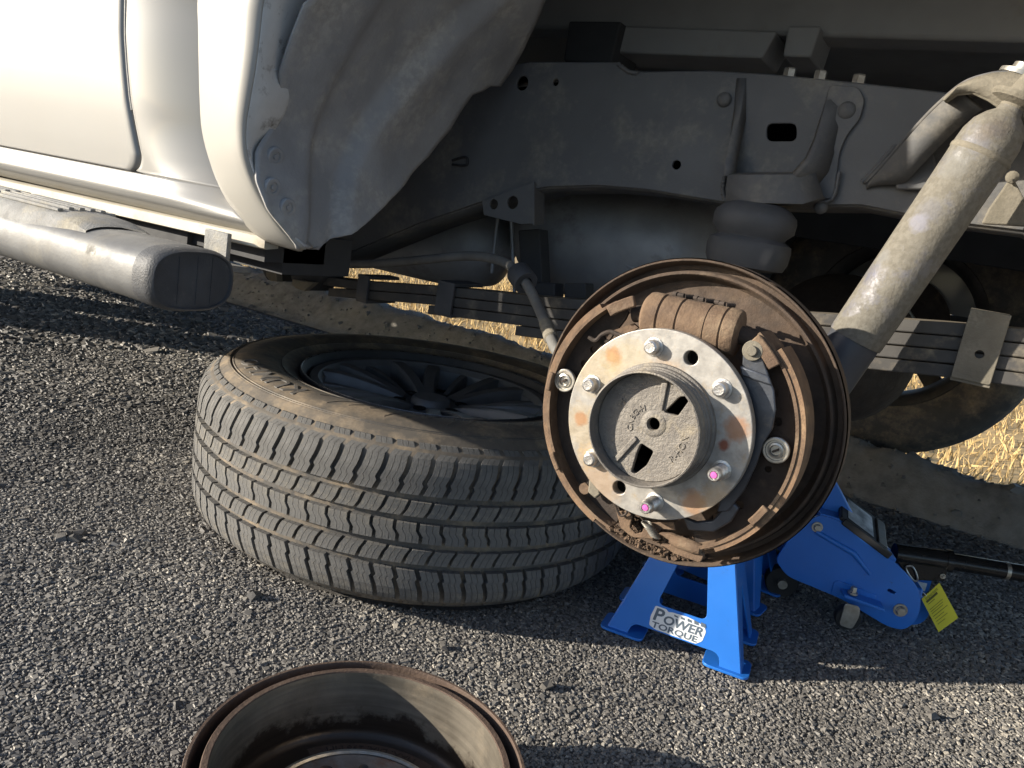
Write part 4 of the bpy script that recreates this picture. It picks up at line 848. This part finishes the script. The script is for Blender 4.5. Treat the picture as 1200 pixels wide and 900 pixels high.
mb.grid([[a, (a*.5+b*.5)+A(0, -.004, 0), b] for a, b in zip(lo, hi)]); mb.grid([[a, a+A(0, .06, .010)] for a in lo]); part(mb, 'bracket_face', 'dusty', solid=.004, smooth=60)
mb = MB(); c = Y(1192, 92, .875); mb.lathe([(.018, 0), (.018, .004), (.010, .005), (.010, .012), (0, .012)], c, sdir, 24); part(mb, 'bracket_washer', 'zinc')
mb = MB(); mb.prism([Y(a, b, .955) for a, b in ((1046, 188), (1062, 176), (1080, 172), (1095, 182), (1098, 205), (1090, 222), (1050, 222))], (0, .006, 0)); part(mb, 'bracket_gusset', 'frame', bevel=.002)
mb = MB(); mb.prism([Y(a, b, .93) for a, b in ((1158, 245), (1186, 205), (1200, 232), (1250, 250), (1250, 268), (1150, 262))], (0, .01, 0)); part(mb, 'dusty_brace', 'dusty', bevel=.002)
c = Y(1186, 208, .925); mb = MB(); mb.lathe([(.006, 0), (.006, -.005), (.003, -.007), (0, -.007)], c, (0, 1, 0), 12); part(mb, 'brace_rivet', 'dusty')

# ---- brake hose
hp = spline([Y(a, b, y) for a, b, y in ((285, 280, .93), (335, 296, .93), (380, 308, .93), (440, 309, .92), (500, 304, .915), (545, 300, .91), (578, 303, .90), (600, 313, .885), (617, 333, .865), (630, 358, .84), (642, 386, .80), (652, 410, .765), (670, 425, .74))], 6)
mb = MB(); mb.tube(hp, .0068, 14); hose = part(mb, 'brake_hose', 'cable', smooth=60)
def along(px, py): return min(range(len(hp)), key=lambda i: np.linalg.norm(np.cross(unit(hp[i]-CAM), unit(ray(px, py)))))
i = along(612, 325); mb = MB(); d_ = unit(hp[i+1]-hp[i-1]); mb.lathe([(.008, -.013), (.0155, -.014), (.0165, -.012), (.0165, .012), (.0155, .014), (.008, .013)], hp[i], d_, 28); part(mb, 'hose_clip', 'rubber_blk', hose)
i = along(641, 384); d_ = unit(hp[min(i+2, len(hp)-1)]-hp[i-2]); mb = MB(); mb.lathe([(.0068, -.016), (.0082, -.015), (.0084, .0), (.0074, .003), (.0084, .006), (.0088, .022), (.0070, .024)], hp[i], d_, 20); part(mb, 'hose_end_fitting', 'dusty', hose)
i = along(378, 309); d_ = unit(hp[i+1]-hp[i-1]); mb = MB(); mb.lathe([(.0068, -.012), (.010, -.010), (.010, .010), (.0068, .012)], hp[i], d_, 18); part(mb, 'hose_ferrule', 'cable', hose)

# ---- tank, muffler and floor
tk = A(-.545, 1.26, .548)
mb = MB(); rows = []
for t in np.linspace(-1, 1, 25):
    x = tk[0]+.205*t; k = (1-abs(t)**5)**.5 if abs(t) < 1 else 0.0; k = max(k, .02)
    rows.append([A(x, tk[1]+.13*k*math.cos(a), tk[2]+.108*k*math.sin(a)-.02*t*0) for a in np.linspace(0, 2*math.pi, 33)])
mb.grid(rows); tank = part(mb, 'fuel_tank', 'tank', smooth=60)
cr_ = [Y(a, b, 1.135) for a, b in ((645, 262), (668, 262), (690, 276), (715, 296), (745, 316), (790, 322))]
mb = MB(); mb.tube(spline([p+A(0, .004, 0) for p in cr_], 5), .004, 8); part(mb, 'tank_seam', 'tank', tank, smooth=60)
mb = MB(); rows = []
for t in np.linspace(-1, 1, 13):
    k = max(.05, (1-abs(t)**6)**.5); x = -1.03+.29*t
    rows.append([A(x, 1.22+.09*k*math.cos(a), .50+.088*k*math.copysign(abs(math.sin(a))**.8, math.sin(a))) for a in np.linspace(0, 2*math.pi, 25)])
mb.grid(rows); part(mb, 'muffler', 'tank', smooth=60)
for a, b in (((599, 256), (603, 345)), ((583, 256), (576, 320))):
    mb = MB(); mb.tube([Y(a[0], a[1], 1.115), Y(b[0], b[1], 1.115)], .003, 6); part(mb, 'tank_strap', 'tank')
mb = MB(); mb.prism([Y(x, y, 1.08) for x, y in ((607, 270), (632, 268), (636, 345), (612, 345))], (0, .03, 0)); part(mb, 'tank_bracket', 'under', bevel=.002)
mb = MB(); mb.prism([Y(x, y, 1.02) for x, y in ((612, 330), (650, 332), (650, 368), (618, 366))], (0, .03, 0)); mb.prism([Y(x, y, 1.02) for x, y in ((661, 332), (686, 332), (686, 350), (661, 350))], (0, .03, 0)); part(mb, 'cable_bracket', 'under', bevel=.002)
# cargo floor above the rail with its cross sills
mb = MB(); mb.box((.05, 1.55, .985), (2.3, 1.30, .02)); part(mb, 'bed_floor', 'bedpan')
by = 1.15
mb = MB(); zb = Y(800, 38, by)[2]; mb.box((.05, by+.03, (zb+.975)/2), (2.2, .06, .975-zb)); part(mb, 'bed_side_sill', 'bedpan', bevel=.006)
q0 = Y(722, 62, by-.02); q1 = Y(893, 68, by-.02)
mb = MB(); mb.prism([q0, q1, q1+A(.012, 0, .035), q0+A(-.005, 0, .04)], (0, .09, 0)); part(mb, 'bed_cross_sill', 'bedpan', bevel=.003)
q0 = Y(917, 66, by-.02); q1 = Y(950, 67, by-.02); mb = MB(); mb.prism([q0, q1, q1+A(.004, 0, .04), q0+A(-.002, 0, .04)], (0, .09, 0)); part(mb, 'bed_cross_sill', 'bedpan', bevel=.003)
q0 = Y(660, 72, by-.04); q1 = Y(716, 74, by-.04); mb = MB(); mb.prism([q0, q1, q1+A(.004, 0, .06), q0+A(-.002, 0, .06)], (0, .09, 0)); part(mb, 'bed_cross_sill', 'under', bevel=.003)
mb = MB(); mb.box((.45, 1.56, .75), (.06, 1.1, .12)); mb.box((-1.0, 1.56, .60), (.06, 1.1, .10)); part(mb, 'frame_cross_member', 'under')
mb = MB(); mb.box((-.25, 2.13, .72), (3.0, .08, .17)); part(mb, 'far_frame_rail', 'under')
mb = MB(); mb.box((-2.1, 1.55, .66), (2.3, 1.75, .05)); mb.box((-1.9, 1.45, .50), (.9, .35, .2)); part(mb, 'cab_floor', 'under')

# ---- far and front wheels
def plain_wheel(c, R, wdt, inward):
    mb = MB(); a = A(0, inward, 0)
    mb.lathe([(.215, -.09), (.222, -.11), (.222, -.115), (.205, -.10), (.195, .0), (.198, .09), (.210, .108), (.224, .115), (.226, .112), (.222, .10)], c, a, 56); rimo = part(mb, 'wheel_rim', 'farwheel', org=c, smooth=40)
    mb = MB(); k = wdt/2
    mb.lathe([(.222, -k+.02), (.25, -k+.008), (.29, -k), (.33, -k+.012), (R-.012, -k+.03), (R, -k+.05), (R, 0), (R, k-.05), (R-.012, k-.03), (.33, k-.012), (.29, k), (.25, k-.008), (.222, k-.02)], c, a, 80); part(mb, 'tyre', 'tyre', rimo, org=c, smooth=40)
    mb = MB()
    for i in range(6):
        t = rad(60*i+10); e = A(math.cos(t), 0, math.sin(t)); s = A(-math.sin(t), 0, math.cos(t)); mb.box(c-a*.075+e*.13, (.16, .03, .05), e, a, s)
    mb.lathe([(.0, -.09), (.07, -.09), (.07, -.05), (0, -.05)], c, a, 32); part(mb, 'wheel_spokes', 'farwheel', rimo, org=c, bevel=.004)
    return rimo
fw = A(FWC[0], 2.43, FWC[2]); plain_wheel(fw, .362, .26, -1)
mb = MB(); mb.lathe([(0, 0), (.10, 0), (.135, .02), (.135, .05), (0, .05)], fw+A(0, -.12, 0), (0, 1, 0), 40); part(mb, 'far_brake_drum', 'rust_dark')
mb = MB(); mb.tube(spline([fw+A(-.10, -.135, .05), fw+A(-.06, -.15, .10), fw+A(0, -.15, .07), fw+A(.05, -.14, .02)], 5), .006, 8); part(mb, 'far_brake_pipe', 'zinc')
plain_wheel(A(-3.48, .66, .372), .372, .26, 1)
plain_wheel(A(-3.48, 2.36, .50), .372, .26, -1)
# far wheelhouse
mb = MB(); rows = []
for t in np.linspace(0, 180, 30):
    e = A(math.cos(rad(t)), 0, math.sin(rad(t)))*.45; rows.append([fw+e+A(0, -.22, 0), fw+e+A(0, .15, 0)])
mb.grid(rows); part(mb, 'far_wheelhouse', M('brown_wheelhouse', (.055, .042, .033), (.04, .032, .026), 10, .8), solid=.004)
mb = MB(); mb.grid([[fw+A(.45*math.cos(rad(t)), -.22, .45*math.sin(rad(t))), fw+A(.75*math.cos(rad(t)), -.22, .75*math.sin(rad(t)))] for t in np.linspace(0, 180, 30)]); part(mb, 'far_inner_panel', 'under', solid=.004)

# ---- wheel arch liner
AC = (-.215, .50)
def lin_r(th):
    t = min(1, max(0, (180-th)/16)); return .455+.037*(t*t*(3-2*t))
def arch_hit(px, py):
    d = ray(px, py); best = None
    for yy in np.linspace(.5, 1.1, 1800):
        q = CAM+d*yy/d[1]; dx, dz = q[0]-AC[0], q[2]-AC[1]; th = math.degrees(math.atan2(dz, dx)) % 360; e = abs(math.hypot(dx, dz)-lin_r(th))
        if best is None or e < best[0]: best = (e, th, yy)
    return best[1], best[2]
inn = sorted(arch_hit(*p) for p in ((368, 292), (380, 290), (400, 277), (420, 262), (445, 238), (470, 211), (495, 182), (520, 149), (538, 118), (546, 104), (560, 101), (572, 94), (582, 97), (595, 78), (610, 49), (635, 0)))
outr = sorted(arch_hit(*p) for p in ((352, 289), (318, 245), (304, 212), (302, 178), (318, 152), (332, 112), (330, 86), (342, 45), (358, 4)))
ti, yi = zip(*inn); to_, yo = zip(*outr)
ths = np.concatenate([np.linspace(181.5, 118, 110), np.linspace(116, -2, 60)])
mb = MB(); rows = []
for th in ths:
    ya = np.interp(th, to_, yo)-.006+.003*sst(178, 168, th); yb = np.interp(th, ti, yi)
    if th < min(ti): yb = yi[0]+(.93-yi[0])*sst(min(ti), min(ti)-8, th)
    if th < min(to_): ya = yo[0]
    ybs = yb if th < min(ti) else float(np.mean([np.interp(th+q_, ti, yi) for q_ in np.linspace(-7, 7, 15)])) ; ybs = yb+(ybs-yb)*sst(min(ti), min(ti)+5, th)
    row = []
    for s in np.linspace(0, 1, 34):
        y = ya+(ybs+(yb-ybs)*sst(.72, 1, s)-ya)*s; r = lin_r(th)
        yr = .60+(th-181)*-.0009                                   # first crease, near the flare
        r += .010*sst(yr+.035, yr+.050, y)
        yp = .685+max(0, (175-th))*.0035                            # pressed pocket towards the frame
        if th > 128: r -= .020*sst(yp, yp+.018, y)*sst(128, 140, th)
        r += .004*fbm(th*.05, y*14, 2)
        r += .004*math.sin((y-.6)*60)*sst(170, 150, th)*.5
        row.append(A(AC[0]+r*math.cos(rad(th)), y, AC[1]+r*math.sin(rad(th))))
    rows.append(row)
mb.grid(rows); liner = part(mb, 'wheel_arch_liner', 'liner', solid=.003, smooth=60)
for px, py in ((321, 183), (318, 219), (336, 243)):
    th, yy = arch_hit(px, py); r = lin_r(th); c = A(AC[0]+(r-.001)*math.cos(rad(th)), yy, AC[1]+(r-.001)*math.sin(rad(th))); nrm_ = A(-math.cos(rad(th)), 0, -math.sin(rad(th)))
    mb = MB(); mb.lathe([(.0105, -.002), (.0105, .0015), (.0095, .0028), (.0062, .0028), (.0056, .0012), (.0030, .0012), (.0026, .0030), (0, .0030)], c, nrm_, 24); part(mb, 'push_clip', 'liner', liner, smooth=30)

# ---- flare
SEC = [((237, 0, .626), (268, 0, .556), (309, 0, .548), (361, 0, .602)),
       ((237, 40, .626), (267, 40, .556), (304, 40, .549), (347, 40, .602)),
       ((238, 80, .626), (266, 80, .556), (299, 80, .550), (334, 84, .600)),
       ((239, 120, .626), (266, 118, .557), (293, 115, .552), (336, 112, .600)),
       ((241, 160, .626), (268, 152, .560), (288, 147, .555), (322, 150, .596)),
       ((250, 198, .624), (275, 187, .566), (289, 178, .560), (305, 176, .588)),
       ((266, 233, .622), (290, 222, .579), (299, 210, .572), (306, 211, .584)),
       ((288, 262, .617), (308, 252, .596), (315, 240, .589), (320, 241, .598)),
       ((311, 281, .624), (328, 275, .612), (334, 268, .608), (338, 269, .614)),
       ((350, 293, .633), (355, 292, .632), (358, 291, .632), (360, 291, .635))]
S3 = [[Y(*p) for p in s] for s in SEC]
def subdiv(s):   # L -> ridge -> lip with rounded shape
    L0, R0, P0_, I0 = s
    return [L0+A(0, .006, 0), L0, L0*.55+R0*.45+A(0, -.010, 0)*np.linalg.norm(L0-R0)/.09, R0, R0*.5+P0_*.5+A(0, -.0025, 0)*np.linalg.norm(R0-P0_)/.05, P0_]
top = S3[0]; arc = []
for k in range(1, 40):
    a = rad(-3.6*k); c, s_ = math.cos(a), math.sin(a)
    arc.append([A(AC[0]+(p[0]-AC[0])*c-(p[2]-.53)*s_, p[1], .53+(p[0]-AC[0])*s_+(p[2]-.53)*c) for p in top])
ALLS = arc[::-1]+S3
def dens(S, n=4):
    out = []
    for j in range(len(S[0])): out.append(spline([s[j] for s in S], n))
    return [list(r) for r in zip(*out)]
D_ = dens(ALLS)
mb = MB(); mb.grid([subdiv(s) for s in D_]); flare = part(mb, 'wheel_arch_flare', 'flare', solid=.003, smooth=50)
mb = MB(); mb.grid([[s[2]+A(.0, .001, 0), s[2]*.5+s[3]*.5+A(-.002, 0, 0), s[3], s[3]+A(-.012, .02, 0)] for s in D_]); fin = part(mb, 'flare_inner_flange', 'flange_in', flare, solid=.003, smooth=50)
# clip recess on the inner flange
cc = Y(326, 57, .588); fr_ = unit(Y(345, 40, .602)-Y(304, 40, .549)); ud = unit(Y(318, 20, .575)-Y(312, 90, .575)); nn_ = unit(np.cross(fr_, ud)); nn_ = nn_ if nn_@(CAM-cc) > 0 else -nn_
mb = MB(); ring = [cc+fr_*a+ud*b+nn_*.0025 for a, b in rounded([(-.019, -.021), (.016, -.021), (.016, .021), (-.014, .021), (-.019, .010)], .007, 5)]; mb.tube(ring+[ring[0]], .0016, 8, cap=False); part(mb, 'clip_recess', 'flange_in', flare, smooth=60)
mb = MB(); mb.lathe([(.0095, 0), (.0095, .003), (.006, .004), (.005, .002), (0, .002)], cc+fr_*.004+nn_*.001, nn_, 24); part(mb, 'flange_clip', 'endcap', flare)
# dark gap where flare meets body
mb = MB(); mb.tube([s[0]+A(-.001, .002, 0) for s in D_], .0022, 8); part(mb, 'flare_seal', 'seam', flare)

# ---- body side
def yb(z):
    return float(np.interp(z, [.494, .500, .508, .516, .526, .540, .57, .62, .70, .80, .95, 1.10, 1.25], [.632, .618, .607, .6035, .607, .610, .606, .600, .594, .590, .590, .600, .640]))
seam_pts = sorted((float(p[2]), float(p[0])) for p in (Y(a, b, .597) for a, b in ((150, 0), (148, 40), (148, 80), (149, 115), (152, 150), (155, 180))))
zdb = lambda x: .5405+.002*(x+1.0)                         # lower edge of the door
def xr_door(z):
    x = float(np.interp(z, [a for a, b in seam_pts], [b for a, b in seam_pts])); zb_ = .540; r = .022
    if z < zb_+r: k = (zb_+r-z)/r; x -= r*(1-math.sqrt(max(0, 1-k*k)))
    return x
zs = list(np.linspace(.5403, .565, 14))+list(np.linspace(.575, 1.22, 40))
mb = MB(); rows = []
for z in zs:
    xr = xr_door(z); xs = list(np.linspace(-2.05, -1.1, 12))+list(np.linspace(-1.08, xr, 14))
    rows.append([A(x, yb(z)+(.004 if i == len(xs)-1 else 0)-.0012, z) for i, x in enumerate(xs)])
mb.grid(rows); door = part(mb, 'rear_door', 'paint', solid=.004, smooth=60)
mb = MB(); mb.grid([[A(x, yb(z)-.001, z) for x in np.linspace(-2.95, -2.056, 12)] for z in zs]); part(mb, 'front_door', 'paint', solid=.004, smooth=60)
mb = MB(); mb.tube([A(xr_door(z)+.003, yb(z)+.006, z) for z in zs[::-1]]+[A(x, yb(.536)+.006, .5375) for x in np.linspace(-.99, -2.9, 20)], .0045, 8); part(mb, 'door_seal', 'seam', door)
mb = MB(); mb.tube([A(xr_door(z)+.0035, yb(z)+.0005, z) for z in np.linspace(1.1, .615, 30)], .0024, 8); part(mb, 'edge_trim', 'step', door, smooth=60)
LX = sorted((float(s[0][2]), float(s[0][0])) for s in D_[len(D_)*39//49:])
def x_fl(z): return float(np.interp(z, [a for a, b in LX], [b for a, b in LX]))
def quart(x, z):
    xf = x_fl(z); t = max(0., (x-xf+.105)/.105)**1.6; return yb(z)+t*(.034*sst(.50, .56, z)+.004)
zq = list(np.linspace(.5385, .565, 10))+list(np.linspace(.575, .80, 20))
mb = MB(); rows = []
for z in zq:
    xl = xr_door(z)+.0065 if z > .541 else -.93; rows.append([A(x, quart(x, z), z) for x in np.linspace(xl, x_fl(z)+.012, 26)])
mb.grid(rows); quarter = part(mb, 'quarter_panel', 'paint', solid=.003, smooth=60)
# upper quarter around the arch, and the rear quarter
mb = MB(); zu = np.linspace(.785, 1.25, 26); rows = []
for z in zu:
    row = []
    for x in np.linspace(0, 1, 26): xl = xr_door(min(z, .745))+.0065; row.append(A(xl+(1.15-xl)*x, .003+(max(yb(z), .602) if x > .1 else yb(z)+sst(0, .1, x)*max(0, .602-yb(z))), z))
    rows.append(row)
# leave the arch open
vs = [p for r in rows for p in r]; b = 26; fs = []
for i in range(25):
    for j in range(25):
        q = (vs[i*b+j]+vs[(i+1)*b+j+1])/2
        if math.hypot(q[0]-AC[0], q[2]-.53) > .56: fs.append((i*b+j, i*b+j+1, (i+1)*b+j+1, (i+1)*b+j))
mb.add(vs, fs); part(mb, 'upper_quarter_panel', 'paint', quarter, solid=.003, smooth=60)
mb = MB(); mb.grid([[A(x, .61, z) for x in np.linspace(.30, 1.15, 8)] for z in np.linspace(.50, .76, 6)]); part(mb, 'rear_quarter_panel', 'paint', quarter, solid=.003, smooth=60)
# rocker and its pinch flange
mb = MB(); rows = []
for z in np.concatenate([np.linspace(.494, .5385, 20)]):
    rows.append([A(x, quart(x, z), z) for x in list(np.linspace(-2.95, -.95, 24))+list(np.linspace(-.94, x_fl(z)+.01, 20))])
mb.grid(rows); part(mb, 'rocker_panel', 'paint', solid=.003, smooth=60)
fl0 = Y(0, 216, .615); fl1 = Y(308, 284, .622); sl = (fl1[2]-fl0[2])/(fl1[0]-fl0[0])
pz = lambda x: fl1[2]+(x-fl1[0])*sl
mb = MB(); xs = np.linspace(-2.95, fl1[0]-.01, 40)
rows = [[A(x, .640, pz(x)+.0085), A(x, .622, pz(x)+.0075+.0006*fbm(x*30, 0)), A(x, .619, pz(x)+.006), A(x, .619, pz(x)-.0065), A(x, .622, pz(x)-.008), A(x, .640, pz(x)-.006)] for x in xs]
rows.append([p*1.0+A(.012, .004, .0) for p in rows[-1]]); mb.grid(rows); mb.f.append(tuple(len(mb.v)-6+i for i in range(6))); part(mb, 'sill_flange', 'sill', smooth=50)
mb = MB()
for k in range(3): mb.tube([A(x, .6285-.004*k, .4965+.0035*k) for x in np.linspace(-2.5, -.80-.03*k, 30)], .0012, 6)
part(mb, 'seam_sealer', 'sill', smooth=60)
mb = MB(); mb.box((-1.85, .70, .475), (2.2, .10, .03)); mb.box((-1.0, .74, .47), (.5, .12, .05)); part(mb, 'sill_box', 'under')
mb = MB(); mb.box((-1.94, .648, .452), (2.10, .012, .075)); part(mb, 'sun_block_panel', 'under')  # panel added to block sun passing between running board and sill
# cab, hood and cargo body above the frame of the picture
mb = MB(); sec = [(-4.35, .95), (-4.30, 1.12), (-3.15, 1.22), (-2.45, 1.80), (-1.05, 1.82), (-.88, 1.30), (-.88, 1.24)]
rows = []
for x, z in sec: i_ = .12 if z > 1.5 else .04; rows.append([A(x, .60+i_, z), A(x, 2.45-i_, z)])
mb.grid(rows); part(mb, 'cab_roof', 'paint', solid=.004, smooth=20)
for yy in (.66, 2.41):
    mb = MB(); mb.prism([A(-3.15, yy, 1.2), A(-2.45, yy, 1.78), A(-1.05, yy, 1.80), A(-.90, yy, 1.2)], (0, .01, 0)); part(mb, 'cab_window', 'glass')
mb = MB(); mb.grid([[A(x, .605, z) for x in (-4.35, -4.1, -3.5, -2.96)] for z in (.95, 1.05, 1.22)]); mb.grid([[A(x, .605, z) for x in (-4.35, -3.98)] for z in (.5, .95)]); mb.grid([[A(x, .605, z) for x in (-3.02, -2.96)] for z in (.5, .95)]); part(mb, 'front_fender', 'paint', solid=.004)
mb = MB(); mb.prism([A(-4.35, .62, .45), A(-4.35, 2.43, .45), A(-4.35, 2.43, 1.1), A(-4.35, .62, 1.1)], (.06, 0, 0)); part(mb, 'front_bumper', 'paint')
mb = MB(); mb.box((-1.6, 2.46, .87), (5.4, .01, .74)); part(mb, 'far_body_side', 'paint')
for bx_, bz_, bh_ in ((-.885, .95, .6), (1.14, .95, .6), (-2.95, .82, .7)):
    mb = MB(); mb.box((bx_, 1.5, bz_), (.03, 1.7, bh_)); part(mb, 'bulkhead', 'paint')
mb = MB(); mb.grid([[A(x, .94, z) for x in np.linspace(-.72, .4, 12)] for z in (.97, 1.24)]); mb.grid([[A(x, y, 1.0) for x in np.linspace(-.5, .3, 4)] for y in (.60, .95)]); part(mb, 'bed_inner_wall', 'under', solid=.004)

# ---- running board
RX, RYc, RZc, RA, RB = -.700, .5175, .4435, .0520, .0335
def oval(x, k=1.0, n=40, dz=0):
    return [A(x, RYc+RA*k*math.copysign(abs(math.cos(t))**.72, math.cos(t)), RZc+dz+RB*k*math.copysign(abs(math.sin(t))**.72, math.sin(t))) for t in np.linspace(0, 2*math.pi, n+1)]
mb = MB(); mb.grid([oval(x) for x in (-2.6, -2.0, -1.5, -1.1, -.9, RX-.028)]); board = part(mb, 'running_board', 'step', smooth=60)
mb = MB(); mb.grid([oval(RX-.0285, 1.0), oval(RX-.028, 1.018), oval(RX-.010, 1.018), oval(RX-.003, .985), oval(RX+.001, .92), oval(RX+.001, .885), oval(RX-.0022, .87), oval(RX-.0022, .3)]); mb.f.append(tuple(len(mb.v)-41+i for i in range(40))); cap_ = part(mb, 'end_cap', 'endcap', board, smooth=40)
for yy in (-.018, .004, .022):
    mb = MB(); mb.box((RX-.0018, RYc+yy, RZc), (.0009, .0007, RB*1.5)); part(mb, 'cap_line', 'endcap', board)
# step pad: raised plate with ribs
def ztop(y):
    t = min(.999, abs((y-RYc)/RA)); c_ = t**(1/.72); return RZc+RB*(math.sqrt(max(0, 1-c_*c_)))**.72
mb = MB(); rows = []
pe = [(-2.5, 1), (-1.2, 1), (-.96, 1), (-.905, 1), (-.865, .80), (-.838, .15)]
for x, k in pe:
    row = []
    for y in np.linspace(RYc-.047*(1 if x < -.96 else (1-.18*sst(-.96, -.84, x))), RYc+.045, 16):
        e = sst(0, .010, y-(RYc-.047))
        row.append(A(x, y, ztop(y)+.0005+.0105*k*(.35+.65*e)))
    row = [A(x, row[0][1]-.001, ztop(row[0][1])-.006)]+row; rows.append(row)
mb.grid(rows); pad = part(mb, 'step_pad', 'step_pad', board, smooth=35)
for k in range(6):
    y = RYc-.030+k*.0125
    for xa, xb in ((-1.06, -.905), (-1.24, -1.075), (-1.42, -1.255), (-1.6, -1.435)):
        mb = MB(); mb.box(((xa+xb)/2, y, ztop(y)+.0125), (xb-xa, .0062, .004)); part(mb, 'tread_rib', 'step_pad', board, bevel=.001)
for x in (-.775, -1.75):
    mb = MB(); mb.box((x, .600, .468), (.042, .006, .045)); mb.box((x, .585, .448), (.042, .10, .006)); part(mb, 'board_bracket', 'step_pad', board, bevel=.001)
